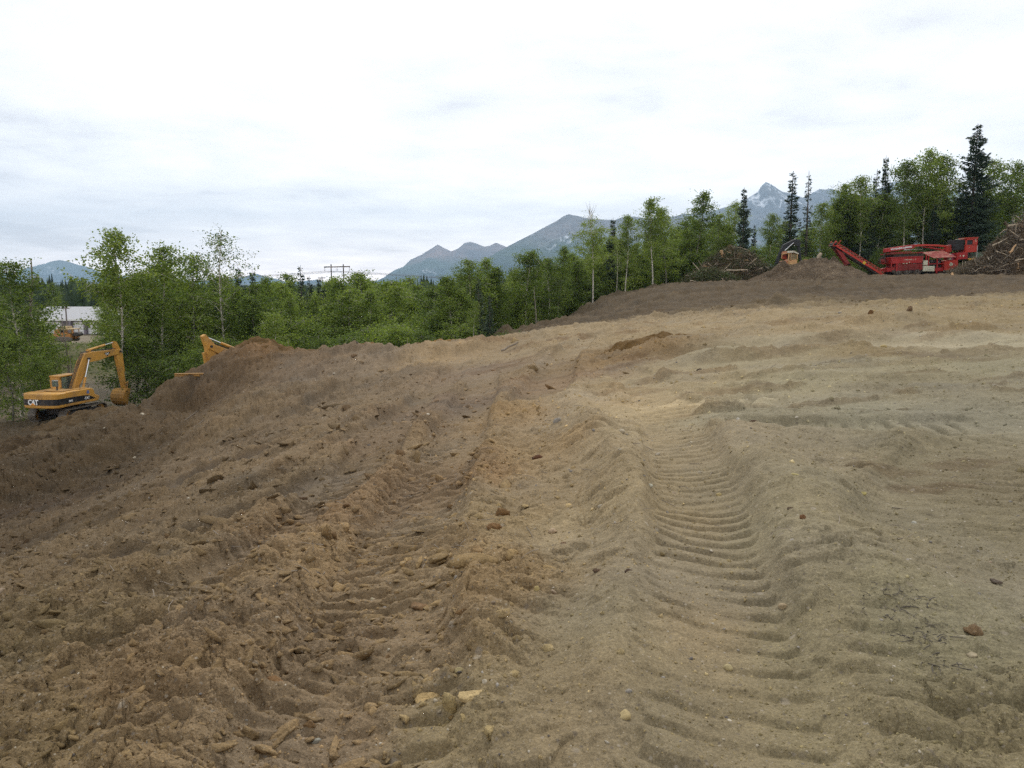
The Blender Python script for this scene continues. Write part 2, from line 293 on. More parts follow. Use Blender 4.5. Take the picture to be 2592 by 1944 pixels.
_S += [((x, y), _lin((92,88,50)), .3) for x, y in ((-57,122),(-50,110),(-64,128),(-70,122),(-52,98),(-25,72))]
_S += [((x, y), _lin((60,66,36)), .3) for x, y in ((-10,75),(0,100),(-20,110),(30,130),(60,140),(90,120),(0,200),(-60,220),(100,250),(-140,260),(0,600),(-500,600),(500,600),(0,4000),(-4000,4000),(4000,4000))]
_SW = warp(np.array([s[0][0] for s in _S]), np.array([s[0][1] for s in _S])); _SC = np.array([list(s[1])+[s[2]] for s in _S])
def soil_at(x, y):
    w = warp(x, y); out = np.zeros((len(w), 4), np.float32)
    for i in range(0, len(w), 20000):
        q = w[i:i+20000]; d2 = (q[:, None, 0]-_SW[None, :, 0])**2+(q[:, None, 1]-_SW[None, :, 1])**2
        k = 1/(d2+.0004)**1.7; out[i:i+20000] = (k@_SC)/k.sum(1)[:, None]
    return out
_SG = soil_at((np.exp(_ll)*np.sin(_tt)).ravel(), (np.exp(_ll)*np.cos(_tt)).ravel()).reshape(_tt.shape+(4,))
def soil(x, y):
    t = np.arctan2(x, y); l = np.log(np.maximum(np.hypot(x, y), .31))
    i = np.clip(np.searchsorted(_TA, t)-1, 0, len(_TA)-2); ft = ((t-_TA[i])/(_TA[i+1]-_TA[i]))[:, None]
    g = (l-_TL[0])/(_TL[1]-_TL[0]); j = np.clip(g.astype(int), 0, len(_TL)-2); fl = (g-j)[:, None]
    return (_SG[i, j]*(1-ft)+_SG[i+1, j]*ft)*(1-fl)+(_SG[i, j+1]*(1-ft)+_SG[i+1, j+1]*ft)*fl

PATCHES = []       # spots where darker, rougher soil was spilled
for (px, py, ax, by, dk_) in ((1350,872,1.6,.6,.25),(1300,905,1.6,.5,.25),(1430,858,1.8,.6,.25),(1540,842,1.3,.5,.2),(1250,925,1.4,.5,.25),(1370,950,.9,.3,.25),(1660,905,1.6,.4,.3),(1780,935,.7,.2,.3),(1900,985,1.1,.22,.3),(2060,878,1.6,.4,.2),(1950,890,1.8,.4,.2),(2440,965,.7,.2,.3),(2110,1012,.8,.16,.3),
 (2350,1225,.35,.16,.35),(2240,1190,.4,.15,.25),(2450,1160,.4,.2,.3),(2480,880,1.4,.4,.25),(2500,775,2.2,.7,.2),(1700,830,1.5,.5,.2),(2150,780,1.6,.5,.15),(2250,835,3.0,.5,.18),(2300,905,3,.35,.16),(1850,1035,.8,.14,.2),(1600,990,.8,.18,.2),(2180,1045,.6,.12,.25),(1240,870,2,.7,.3),
): PATCHES.append((hit(px, py), ax, by, dk_))
_hp = random.Random(4)
for i in range(70):
    px = _hp.uniform(1350, 2600); py = 760+240*_hp.random()**1.3; w_ = hit(px, py)
    if w_[1] < 60: PATCHES.append((w_, w_[1]*_hp.uniform(.012, .05), w_[1]*_hp.uniform(.008, .02), _hp.uniform(.08, .28)))
def ground_detail(x, y, z):
    """height with clods, ruts, cleats; also returns the soil colour"""
    d = np.hypot(x, y); wq = np.minimum(1, d/6)*.25+sstep(25, 50, d)*1.3; wf = np.where(d < 30, .8, .45); S = soil(x+wq*fbm(x*wf, y*wf, 3, 90)*1.3, y+wq*fbm(x*wf+5, y*wf, 3, 93)*1.6)
    col = S[:, :3].copy(); rg = S[:, 3].copy()
    far = sstep(150, 260, d); amp = (1-far)
    near = sstep(60, 30, d)
    rg = np.clip(rg+.25*fbm(x*.5, y*.5, 3, 60), .03, 1)*amp
    for (cx, cy), ax, by, dk_ in PATCHES:
        m = np.where((np.abs(x-cx) < ax*1.8) & (np.abs(y-cy) < by*1.8))[0]
        if len(m):
            X, Y = x[m], y[m]; q = ((X-cx)/ax)**2+((Y-cy)/by)**2; k_ = sstep(1.25, .55, q*(1+1.1*fbm(X*1.7/(.3+ax), Y*1.7/(.3+by), 4, 170))); rg[m] = np.maximum(rg[m], (.55 if cy > 9 else .5)*k_); col[m] *= 1-(.85*dk_*k_)[:, None]*np.array([.75, 1.0, 1.2])
    h = z+.10*fbm(x*.35, y*.35, 4, 3)*(.3+rg)*amp*sstep(1.5, 8, d)*1.6+.030*fbm(x*1.6, y*1.6, 4, 9)*(.4+rg)*amp
    h += .30*np.abs(fbm(x*.16, y*.16, 4, 21))*sstep(12, 30, d)*amp*(.4+rg)+.45*np.abs(fbm(x*.35, y*.35, 4, 25))*sstep(22, 38, d)*amp*(.25+rg)*(.6+fbm(x*.1, y*.1, 2, 27))
    for (cx, cy), ax, by, hh in HUMPS:
        m = (np.abs(x-cx) < ax*3) & (np.abs(y-cy) < by*3)
        if m.any():
            X, Y = x[m], y[m]; q = ((X-cx)/ax)**2+((Y-cy)/by)**2
            h[m] += hh*np.exp(-q*(1+.7*fbm(X*1.2/ax*.6, Y*1.2/by*.6, 3, 66)))
    inz = np.zeros_like(x); peb = 1-rg
    for k, t in enumerate(TRACKS):
        w = t['w']; lo = w.min(0)-2.5; hi = w.max(0)+2.5
        m = np.where((x > lo[0]) & (x < hi[0]) & (y > lo[1]) & (y < hi[1]))[0]
        if not len(m): continue
        X, Y = x[m], y[m]; X2 = X+.07*fbm(X*1.1, Y*1.1, 3, 30+k); Y2 = Y+.02*fbm(X*1.1+9, Y*1.1, 3, 40+k)
        best = np.full(len(m), 99., np.float64); sg = np.zeros(len(m)); al = np.zeros(len(m)); s0 = 0
        L_ = len(w)-1
        for i in range(L_):
            ax, ay = w[i]; bx, by = w[i+1]; ux, uy = bx-ax, by-ay; ln = math.hypot(ux, uy)+1e-9; ux /= ln; uy /= ln
            q = (X2-ax)*ux+(Y2-ay)*uy; qc = np.clip(q, 0, ln); c_ = (X2-ax)*uy-(Y2-ay)*ux
            dd = np.hypot(X2-ax-qc*ux, Y2-ay-qc*uy); mm = dd < best
            best[mm] = dd[mm]; sg[mm] = c_[mm]; al[mm] = (s0+qc)[mm]; s0 += ln
        if t.get('ridge'):
            endf = sstep(0, 1.2, al)*sstep(0, 1.2, s0-al); h[m] -= t['dep']*np.exp(-(best/t['hw'])**2*(1-.35*np.clip(sg, -1, 1)))*endf*(.7+.8*np.clip(fbm(X*.9, Y*.9, 3, 150+k)+.3, 0, 1)); continue
        hw = t['hw']; ins = sstep(hw*1.28, hw*.80, best); endf = sstep(0, .8, al)*sstep(0, .8, s0-al)
        endf = np.where(al < 1e-6, 0, endf)
        br = np.exp(-((best-hw*1.5)/(hw*.42))**2)*(.55+.6*np.clip(fbm(X*1.3, Y*1.3, 3, 50+k)+.4, 0, 1.3))
        ph = (al+.09*sg+.022*gn(X*2.2, Y*2.2, 70+k)+.012*gn(X*7, Y*7, 74+k))/t['pitch']; fr = ph-np.floor(ph)
        cleat = np.where(fr < .16, sstep(0, .16, fr), np.where(fr < .5, 1-.25*(fr-.16), .915*sstep(1, .5, fr)))   # a low pressed ridge, steep on one side
        pres = np.clip(.72+1.3*fbm(X*.9, Y*.9, 3, 80+k)+.5*fbm(X*3.5, Y*3.5, 2, 84+k), .05, 1.15)
        cut = -.35*np.exp(-((fr-.985)/.035)**2)-.35*np.exp(-((fr+.015)/.035)**2); cleat = cleat+cut
        edge_ = sstep(hw*1.02, hw*.90, best+.05*gn(X*9, Y*9, 72+k))
        add = (-t['dep']*ins+t['berm']*br)*endf
        flat = ins*endf*.75
        zz = z[m]; h[m] = (h[m]-zz)*(1-flat)+zz+add+t['cl']*1.35*cleat*edge_*endf*pres
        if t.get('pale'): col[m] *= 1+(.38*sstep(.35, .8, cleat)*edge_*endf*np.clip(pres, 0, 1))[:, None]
        if t.get('wet'): k_ = (.65*ins*endf*np.clip(.5+1.5*fbm(X*.6, Y*.6, 3, 180+k), 0, 1))[:, None]; col[m] = col[m]*(1-k_)+k_*np.array([.170, .150, .135])
        inz[m] = np.maximum(inz[m], ins*endf); rg[m] = rg[m]*(1-ins*endf)+ins*endf*t['rg']*.55*rg[m]
    # clods of several sizes
    nn = np.where(d < 110)[0]; X, Y, Rg, dn = x[nn], y[nn], rg[nn], d[nn]
    acc = np.zeros(len(nn))
    for i, (sz, am, far_) in enumerate(((.55, .045, 200), (.27, .030, 60), (.14, .020, 32), (.072, .012, 16), (.036, .006, 9))):
        q = np.where(dn < far_)[0]
        f1, f2, rid = worley((X[q]+.3*sz*gn(X[q]/sz*1.7, Y[q]/sz*1.7, 5+i))/sz, (Y[q]+.3*sz*gn(X[q]/sz*1.7+3, Y[q]/sz*1.7, 6+i))/sz, 10+i)
        thr = 1-Rg[q]**1.6*.8
        on = sstep(thr-.05, thr+.1, rid); dome = np.clip(1-(f1/.62)**2, 0, 1)**.7
        acc[q] += am*on*dome*(.4+.9*rid)*sstep(far_, far_*.6, dn[q])*(.45 if i == 0 else 1)
        if i in (1, 2):      # cracks between slabs of dried mud
            acc[q] -= am*.55*sstep(.10, .0, f2-f1)*sstep(.35, .8, Rg[q])
    acc += Rg**1.3*.075*np.abs(fbm(X*2.8, Y*2.8, 5, 33, r=.58))*sstep(60, 25, dn)+(.25+Rg)*.09*fbm(X*1.3, Y*1.3, 4, 35, r=.6)*sstep(16, 34, dn)
    acc += (.009+.016*Rg)*fbm(X*7, Y*7, 3, 44)*sstep(40, 15, dn)
    # many overlapping passes of tracked machines: lanes of broken cross bars running up the slope
    for q_, (ang, lw, pt, sh) in enumerate(((.10, .95, .20, 0.), (.42, 1.25, .23, 3.7))):
        ca_, sa_ = math.cos(ang), math.sin(ang)
        U = X*ca_-Y*sa_+.22*fbm(X*.5, Y*.5, 3, 120+q_)+sh; Vv = X*sa_+Y*ca_+.10*fbm(X*.8, Y*.8, 3, 124+q_)
        lane = np.floor(U/lw).astype(np.int64); lf = U/lw-lane; hsh = _rv[0][_h(lane, lane*0+q_, 7)]; hs2 = _rv[1][_h(lane, lane*0+q_, 8)]
        ph = Vv/pt+hsh*7+(lf-.5)*(.5*hs2-.25)+.10*gn(X*3, Y*3, 126+q_); pi_ = np.floor(ph).astype(np.int64); fr = ph-pi_
        seg = _rv[2][_h(pi_, lane*31+np.floor(lf*(2+2*hs2)+_rv[3][_h(pi_, lane, 9)]).astype(np.int64), 11)]     # every bar is broken into slabs of different height
        bar = np.where(fr < .22, sstep(0, .22, fr), sstep(1, .55, fr))
        on = sstep(.25, .5, Rg)*sstep(-.22, .22, fbm(X*.55, Y*.4, 3, 128+q_)+(.1 if q_ == 0 else -.1))*(hsh < .8)
        inl = sstep(.04, .14, lf)*sstep(.96, .86, lf)
        acc += on*inl*(bar-.3*np.exp(-((fr-.97)/.05)**2))*(.016+.040*seg)*sstep(38, 16, dn)+on*(-.018)*np.exp(-((lf-.0)/.08)**2)*sstep(38, 16, dn)
    # ridges of spoil dragged along the direction of travel
    U = X*.985-Y*.17; Vv = X*.17+Y*.985
    acc += sstep(.45, .8, Rg)*.085*(1-np.abs(fbm(U*1.15, Vv*.22, 3, 140))*2.2)*sstep(1.5, 5, dn)
    # shoved flakes lying across the slope
    acc += Rg*Rg*.030*sstep(.0, .5, fbm((X*.9+Y*.35)*1.6, (Y*.9-X*.35)*6.5, 3, 55))*sstep(45, 20, dn)
    h[nn] += acc*(1+sstep(14, 45, dn)*1.9)
    # the roughness must not lift the whole surface
    far_m = (d > 50) & (d < 100) & (np.abs(np.arctan2(x, y)) < .6); mid_m = (d > 20) & (d < 40) & (np.abs(np.arctan2(x, y)) < .6)
    if far_m.any() and mid_m.any():
        bm_, bf_ = float((h-z)[mid_m].mean()), float((h-z)[far_m].mean()); h -= (bm_*sstep(6, 22, d)*(1-sstep(40, 60, d))+bf_*sstep(40, 60, d))*(1-sstep(110, 200, d))
    # patchy colour of the soil itself
    v = 1+.10*fbm(x*.7, y*.7, 4, 100)+.10*fbm(x*4, y*4, 3, 101)*near
    red = np.clip(fbm(x*1.1+4, y*1.1, 3, 102)*1.6, 0, 1)[:, None]*rg[:, None]*.25
    lum = col.mean(1, keepdims=True); col = (col*.86+lum*.14)*v[:, None]; col = col*(1-red)+red*col*np.array([1.08, .90, .74])
    st = fbm((x*.985-y*.17)*1.6, (x*.17+y*.985)*.35, 4, 105); col = col*(1+.22*st*sstep(.3, .7, rg))[:, None]
    dk = np.clip(fbm(x*1.1+4, y*.8, 5, 106)*2.4-.2, 0, 1)*sstep(.4, .8, rg); col = col*(1-.36*dk)[:, None]
    gr = np.clip(fbm(x*.6-7, y*.6, 3, 103)*1.5, 0, 1)[:, None]*.3
    lum = col.mean(1, keepdims=True); col = col*(1-gr)+gr*lum*np.array([1.05, 1.02, .92])
    col = col*(1.01+.16*sstep(.45, .8, rg))[:, None]
    col = col*np.array([1.01, .98, .93]); lum = col.mean(1, keepdims=True); ds = (.10*(1-sstep(.45, .75, rg)))[:, None]; col = col*(1-ds)+lum*ds*np.array([1.03, 1.0, .92])
    col = col*(1+sstep(45, 60, d)*(.42*fbm((x+.3*y)*.10, y*.55, 4, 160)+.22*fbm(x*1.5, y*1.5, 3, 161)))[:, None]
    return h, np.clip(col, .01, 1), rg

def soil_material():
    m, N, L = mat_new('soil')
    out = N.new('ShaderNodeOutputMaterial'); b = N.new('ShaderNodeBsdfPrincipled'); L.new(b.outputs[0], out.inputs[0])
    b.inputs['Roughness'].default_value = .95; b.inputs['Specular IOR Level'].default_value = .12
    ca = N.new('ShaderNodeVertexColor'); ca.layer_name = 'soil'; cr_ = N.new('ShaderNodeVertexColor'); cr_.layer_name = 'rough'
    tc = N.new('ShaderNodeTexCoord')
    def nz(s, d, r=.6):
        n = N.new('ShaderNodeTexNoise'); n.inputs['Scale'].default_value = s; n.inputs['Detail'].default_value = d; n.inputs['Roughness'].default_value = r
        L.new(tc.outputs['Object'], n.inputs['Vector']); return n.outputs['Fac']
    def mr(v, a, b_, c, d):
        n = N.new('ShaderNodeMapRange'); L.new(v, n.inputs[0])
        for i, q in enumerate((a, b_, c, d)): n.inputs[i+1].default_value = q
        return n.outputs[0]
    def mul(a, b_):
        n = N.new('ShaderNodeMath'); n.operation = 'MULTIPLY'
        for i, v in enumerate((a, b_)):
            if isinstance(v, (int, float)): n.inputs[i].default_value = v
            else: L.new(v, n.inputs[i])
        return n.outputs[0]
    grain = nz(55, 3, .5); mid = nz(9, 4, .55); big = nz(1.3, 5, .6)
    def cell(scale, lo, hi):
        vo = N.new('ShaderNodeTexVoronoi'); vo.inputs['Scale'].default_value = scale; L.new(tc.outputs['Object'], vo.inputs['Vector'])
        sp = N.new('ShaderNodeSeparateColor'); L.new(vo.outputs['Color'], sp.inputs[0]); return mr(sp.outputs[2], 0, 1, lo, hi)
    f = mul(mul(mul(mr(grain, .36, .64, .90, 1.10), mul(cell(230, .80, 1.20), mul(cell(90, .90, 1.10), cell(30, .95, 1.05)))), mr(mid, .34, .66, .91, 1.09)), mr(big, .3, .7, .93, 1.07))
    vm = N.new('ShaderNodeVectorMath'); vm.operation = 'SCALE'; L.new(ca.outputs['Color'], vm.inputs[0]); L.new(f, vm.inputs['Scale'])
    last = vm.outputs[0]
    # pebbles and grit: pale and dark specks of three sizes
    for sc_, dens, pal in ((38, .20, .65), (95, .30, .6), (210, .4, .5), (14, .06, .6)):
        vo = N.new('ShaderNodeTexVoronoi'); vo.inputs['Scale'].default_value = sc_; L.new(tc.outputs['Object'], vo.inputs['Vector'])
        sp = N.new('ShaderNodeSeparateColor'); L.new(vo.outputs['Color'], sp.inputs[0])
        inside = mr(vo.outputs['Distance'], .18, .32, 1, 0); pick = mr(sp.outputs[0], 1-dens, 1-dens+.02, 0, 1)
        fac = mul(mul(inside, pick), pal)
        rmp = N.new('ShaderNodeValToRGB'); L.new(sp.outputs[1], rmp.inputs[0]); e_ = rmp.color_ramp.elements
        e_[0].color = (.06, .05, .04, 1); e_[1].color = (.40, .345, .26, 1); x = e_.new(.35); x.color = (.17, .14, .11, 1); x = e_.new(.6); x.color = (.28, .235, .18, 1)
        mx = N.new('ShaderNodeMix'); mx.data_type = 'RGBA'; L.new(fac, mx.inputs['Factor']); L.new(last, mx.inputs['A']); L.new(rmp.outputs[0], mx.inputs['B']); last = mx.outputs['Result']
    L.new(last, b.inputs['Base Color'])
    ad = N.new('ShaderNodeMath'); ad.operation = 'ADD'; L.new(mul(grain, .35), ad.inputs[0]); L.new(mid, ad.inputs[1])
    bp = N.new('ShaderNodeBump'); bp.inputs['Strength'].default_value = 1; bp.inputs['Distance'].default_value = .05; L.new(ad.outputs[0], bp.inputs['Height'])
    L.new(mr(cr_.outputs['Color'], 0, .8, .22, .9), bp.inputs['Strength']); L.new(bp.outputs[0], b.inputs['Normal'])
    return m
M_SOIL = soil_material()

def build_ground():
    fine = math.radians(36.5); nf = NFINE
    TH = np.concatenate([np.linspace(-np.pi, -fine, 90, endpoint=False), np.linspace(-fine, fine, nf), np.linspace(fine, np.pi, 91)[1:]])
    r = [.35]; q = QF
    while r[-1] < 28000:
        d = r[-1]; s = (.05 if d < 1.4 else .0031*q if d < 11 else .0055*q if d < 60 else .008*q if d < 115 else .022 if d < 300 else .07); r.append(d*(1+s))
    r = np.array(r); nr, na = len(r), len(TH)
    rr, tt = np.meshgrid(r, TH, indexing='ij'); x = (rr*np.sin(tt)).ravel(); y = (rr*np.cos(tt)).ravel()
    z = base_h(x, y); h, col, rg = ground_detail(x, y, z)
    V = np.stack([x, y, h], 1); i = np.arange(nr-1)[:, None]*na; j = np.arange(na-1)[None, :]; k = (i+j).ravel()
    F = np.stack([k, k+1, k+na+1, k+na], 1)[:, ::-1]
    cen = len(V); V = np.vstack([V, [[0, 0, float(base_h(0, .35))]]])
    col = np.vstack([col, col[:1]]); rg = np.append(rg, rg[0])
    o = mesh_np('ground', V, F, M_SOIL, smooth=True, colors={'soil': col, 'rough': np.stack([rg]*3, 1)})
    bm_ = None
    tag(o, kind='structure')
    return o, (r, TH, h.reshape(nr, na))
QF, NFINE = 1.0, 1300
ground, (_GR, _GT, _GH) = build_ground()
def H(x, y):
    """finished ground height"""
    t = math.atan2(x, y); d = math.hypot(x, y); i = min(max(int(np.searchsorted(_GR, d))-1, 0), len(_GR)-2); j = min(max(int(np.searchsorted(_GT, t))-1, 0), len(_GT)-2)
    fr = min(max((d-_GR[i])/(_GR[i+1]-_GR[i]), 0), 1); ft = min(max((t-_GT[j])/(_GT[j+1]-_GT[j]), 0), 1)
    g = _GH; return float((g[i, j]*(1-ft)+g[i, j+1]*ft)*(1-fr)+(g[i+1, j]*(1-ft)+g[i+1, j+1]*ft)*fr)
def Hv(x, y):
    t = np.arctan2(x, y); d = np.hypot(x, y); i = np.clip(np.searchsorted(_GR, d)-1, 0, len(_GR)-2); j = np.clip(np.searchsorted(_GT, t)-1, 0, len(_GT)-2)
    fr = (d-_GR[i])/(_GR[i+1]-_GR[i]); ft = (t-_GT[j])/(_GT[j+1]-_GT[j]); g = _GH
    return (g[i, j]*(1-ft)+g[i, j+1]*ft)*(1-fr)+(g[i+1, j]*(1-ft)+g[i+1, j+1]*ft)*fr
def on_ground(px, Y, dz=0.0):
    """a spot on the ground under a photograph column, Y metres ahead"""
    x = (px-1296)/FPX*Y*CP; 
    for _ in range(4):
        z = H(x, Y); k = Y*CP-(z-EYE)*SP; x = (px-1296)/FPX*k
    return Vector((x, Y, H(x, Y)+dz))
# ---------------------------------------------------------------- mountains: real ridges kilometres away
def mountain_material(name, green_top, rock, redness=0.0, snow=.5):
    m, N, L = mat_new(name)
    out = N.new('ShaderNodeOutputMaterial'); b = N.new('ShaderNodeBsdfPrincipled'); L.new(b.outputs[0], out.inputs[0]); b.inputs['Roughness'].default_value = 1; b.inputs['Specular IOR Level'].default_value = .05
    ca = N.new('ShaderNodeVertexColor'); ca.layer_name = 'cover'
    tc = N.new('ShaderNodeTexCoord'); n = N.new('ShaderNodeTexNoise'); n.inputs['Scale'].default_value = .012; n.inputs['Detail'].default_value = 9; n.inputs['Roughness'].default_value = .65
    L.new(tc.outputs['Object'], n.inputs['Vector'])
    mr = N.new('ShaderNodeMapRange'); L.new(n.outputs['Fac'], mr.inputs[0]); mr.inputs[1].default_value = .3; mr.inputs[2].default_value = .7; mr.inputs[3].default_value = .65; mr.inputs[4].default_value = 1.35
    vm = N.new('ShaderNodeVectorMath'); vm.operation = 'SCALE'; L.new(ca.outputs['Color'], vm.inputs[0]); L.new(mr.outputs[0], vm.inputs['Scale'])
    L.new(vm.outputs[0], b.inputs['Base Color'])
    bp = N.new('ShaderNodeBump'); bp.inputs['Strength'].default_value = 1; bp.inputs['Distance'].default_value = 45; L.new(n.outputs['Fac'], bp.inputs['Height']); L.new(bp.outputs[0], b.inputs['Normal'])
    return m
M_MT = mountain_material('mountain_side', None, None)

def mountain(name, prof, D, base_py, seed, depth_f, depth_b, treeline, red=0.0, snow=0.0, snow_rough=1.0, rough=1.0, tf=.22, label=None, nx=420, ny=150):
    """a ridge D metres away whose crest follows surveyed bearings; spurs and gullies run down both sides"""
    prof = np.array(prof, float); px = np.linspace(prof[0, 0], prof[-1, 0], nx); py = np.interp(px, prof[:, 0], prof[:, 1])
    P = np.array([at(a_, b_, D) for a_, b_ in zip(px, py)]); xs, zc = P[:, 0], P[:, 2]
    z0 = at(1296, base_py, D)[2]-60
    v = np.concatenate([np.linspace(-1, 0, ny*2//3, endpoint=False), np.linspace(0, 1, ny//3+1)])
    X, Vv = np.meshgrid(xs, v, indexing='ij'); Z = np.repeat(zc[:, None], len(v), 1)
    Yd = np.where(Vv < 0, Vv*depth_f, Vv*depth_b)
    sc_ = depth_f
    # spurs: the height falls away from the crest, modulated by ridged noise running down the fall line
    a = np.abs(Vv)
    rid = 1-np.abs(fbm(X/sc_*3.2+Yd/sc_*.6, Yd/sc_*1.1+seed, 5, seed))*1.9
    rid2 = 1-np.abs(fbm(X/sc_*9, Yd/sc_*4+seed, 4, seed+5))*1.8
    fall = np.clip(1-a**.82, 0, 1)
    lat = .30*(rid-.6)*np.sin(np.clip(a, 0, 1)*np.pi)**.8*rough+.07*(rid2-.6)*np.clip(a*8, 0, 1)*(1-a)*rough
    Hh = (Z-z0)*np.clip(fall+lat*fall**.35, -.02, 1.2)
    # keep the crest itself where it was surveyed: nothing in front may rise above the line of sight to it
    Yw = D+Yd; lim = EYE+(Z-EYE)*(Yw/D)-(a*(Z-z0)*.06)
    Zw = np.minimum(z0+Hh, np.where(Vv < 0, lim, z0+Hh))
    Xw = X*(1+Yd/D*.25)
    n_hi = (Zw-z0)/(Z.max()-z0)
    dzx = np.gradient(Zw, axis=0)/np.maximum(np.gradient(Xw, axis=0), 1); gul = fbm(X/sc_*7, Yd/sc_*2.2, 5, seed+9)
    t = sstep(treeline-.12, treeline+.14, n_hi+.16*gul)
    forest = np.array([.022, .042, .030]); green = np.array([.065, .092, .045]); rock = np.array([.19, .175, .165]); redc = np.array([.30, .17, .12])
    tl = sstep(treeline*.35, treeline*.8, n_hi+.12*gul)[..., None]
    col = forest*(1-tl)+green*tl
    rk = rock*(1-red)+redc*red*np.clip(.6+fbm(X/sc_*4, Yd/sc_*3, 3, seed+3), 0, 1)[..., None]+rock*red*.3
    col = col*(1-t[..., None])+rk*t[..., None]
    if snow > 0:
        g2 = 1-np.abs(fbm(X/sc_*8*snow_rough+Yd/sc_*5, Yd/sc_*2.0-X/sc_*3, 4, seed+17))*3.2
        s_ = sstep(.93-.05*snow, .985-.03*snow, g2)*sstep(.42, .6, n_hi)*sstep(-.1, .25, fbm(X/sc_*3+9, Yd/sc_*3, 2, seed+2)+.12*snow)
        col = col*(1-s_[..., None])+np.array([.86, .88, .92])*s_[..., None]
    V = np.stack([Xw, Yw, Zw], -1).reshape(-1, 3); nyv = len(v)
    i = np.arange(nx-1)[:, None]*nyv; j = np.arange(nyv-1)[None, :]; k = (i+j).ravel()
    F = np.stack([k, k+nyv, k+nyv+1, k+1], 1)
    o = mesh_np(name, V, F, M_MT, smooth=True, colors={'cover': col.reshape(-1, 3)}); tag(o, kind='structure')
    return o
mountain('distant_mountain', [(-260,716),(-120,705),(0,700),(60,690),(100,675),(128,662),(150,658),(172,662),(200,671),(222,675),(255,690),(300,698),(380,706),(520,712),(600,705),(628,697),(650,693),(672,700),(700,706),(730,715),(760,712),(800,708),(830,716),(860,722)], 14500, 722, 3, 3500, 1500, .95, snow=.1, rough=.8)
mountain('red_ridge', [(900,724),(943,716),(970,704),(1000,683),(1020,676),(1040,657),(1066,645),(1090,630),(1108,619),(1125,628),(1142,636),(1160,629),(1176,615),(1190,612),(1205,616),(1225,624),(1240,622),(1256,614),(1270,620),(1290,628),(1310,614),(1360,600),(1480,640),(1600,700),(1700,722)], 12000, 722, 11, 3400, 2500, .50, red=.85, snow=.15, rough=.9)
mountain('dark_foothill', [(930,724),(960,715),(1010,692),(1050,672),(1085,652),(1110,655),(1140,668),(1180,676),(1230,672),(1290,690),(1340,712),(1400,724)], 10800, 723, 29, 2500, 1500, .95, rough=.9, snow=.02)
mountain('long_mountain', [(1040,726),(1105,718),(1160,692),(1222,660),(1262,636),(1309,611),(1335,598),(1360,585),(1382,573),(1408,560),(1425,548),(1439,542),(1452,545),(1464,547),(1490,553),(1509,555),(1556,557),(1575,550),(1588,547),(1613,549),(1650,556),(1700,548),(1714,546),(1732,540),(1765,546),(1820,560),(1900,600),(2000,640),(2200,690),(2400,722)], 8500, 724, 5, 2600, 1800, .60, red=.12, snow=.05, rough=1.1)
mountain('snow_peak', [(1560,640),(1640,590),(1700,550),(1740,543),(1797,536),(1850,520),(1876,508),(1893,501),(1906,493),(1918,486),(1928,470),(1938,461),(1947,464),(1958,470),(1970,479),(1982,486),(2005,490),(2031,500),(2042,496),(2055,489),(2075,478),(2090,480),(2103,477),(2123,483),(2160,500),(2200,492),(2240,470),(2265,459),(2297,461),(2315,468),(2329,474),(2360,492),(2386,506),(2402,490),(2420,482),(2460,500),(2520,512),(2592,520),(2700,540),(2900,600)], 9800, 724, 19, 2700, 2000, .48, snow=1.0, snow_rough=1.0, rough=1.3, nx=640, ny=210)

def build_haze():
    bm = bmesh.new(); bmesh.ops.create_cube(bm, size=1)
    for v in bm.verts: v.co = ((v.co.x)*34000, (v.co.y+.5)*18500-1500, (v.co.z+.5)*1500-40)
    me = bpy.data.meshes.new('haze'); bm.to_mesh(me); bm.free(); o = bpy.data.objects.new('haze', me); C.objects.link(o)
    m, N, L = mat_new('haze'); out = N.new('ShaderNodeOutputMaterial'); p = N.new('ShaderNodeVolumePrincipled')
    p.inputs['Color'].default_value = (.52, .75, 1, 1); p.inputs['Density'].default_value = .000082; p.inputs['Anisotropy'].default_value = .2
    L.new(p.outputs[0], out.inputs['Volume']); me.materials.append(m); tag(o, kind='stuff'); return o
HAZE = build_haze()
# ---------------------------------------------------------------- trees
def leaf_material(name, cols, transl=.35, rough=.6):
    m, N, L = mat_new(name)
    out = N.new('ShaderNodeOutputMaterial'); d = N.new('ShaderNodeBsdfPrincipled'); t = N.new('ShaderNodeBsdfTranslucent'); mx = N.new('ShaderNodeMixShader')
    d.inputs['Roughness'].default_value = rough; d.inputs['Specular IOR Level'].default_value = .25
    ca = N.new('ShaderNodeVertexColor'); ca.layer_name = 'tint'; oi = N.new('ShaderNodeObjectInfo')
    rp = N.new('ShaderNodeValToRGB'); e = rp.color_ramp.elements; e[0].color = (*cols[0], 1); e[1].color = (*cols[-1], 1)
    for i, c in enumerate(cols[1:-1]): x = e.new((i+1)/(len(cols)-1)); x.color = (*c, 1)
    sp = N.new('ShaderNodeSeparateColor'); L.new(ca.outputs['Color'], sp.inputs[0])
    ad = N.new('ShaderNodeMath'); ad.operation = 'MULTIPLY_ADD'; L.new(oi.outputs['Random'], ad.inputs[0]); ad.inputs[1].default_value = .5; L.new(sp.outputs[0], ad.inputs[2])
    sb = N.new('ShaderNodeMath'); sb.operation = 'SUBTRACT'; L.new(ad.outputs[0], sb.inputs[0]); sb.inputs[1].default_value = .25
    L.new(sb.outputs[0], rp.inputs[0])
    L.new(rp.outputs[0], d.inputs['Base Color'])
    vm = N.new('ShaderNodeVectorMath'); vm.operation = 'MULTIPLY'; L.new(rp.outputs[0], vm.inputs[0]); vm.inputs[1].default_value = (1.25, 1.25, .6); L.new(vm.outputs[0], t.inputs['Color'])
    mx.inputs[0].default_value = transl; L.new(d.outputs[0], mx.inputs[1]); L.new(t.outputs[0], mx.inputs[2]); L.new(mx.outputs[0], out.inputs[0])
    return m
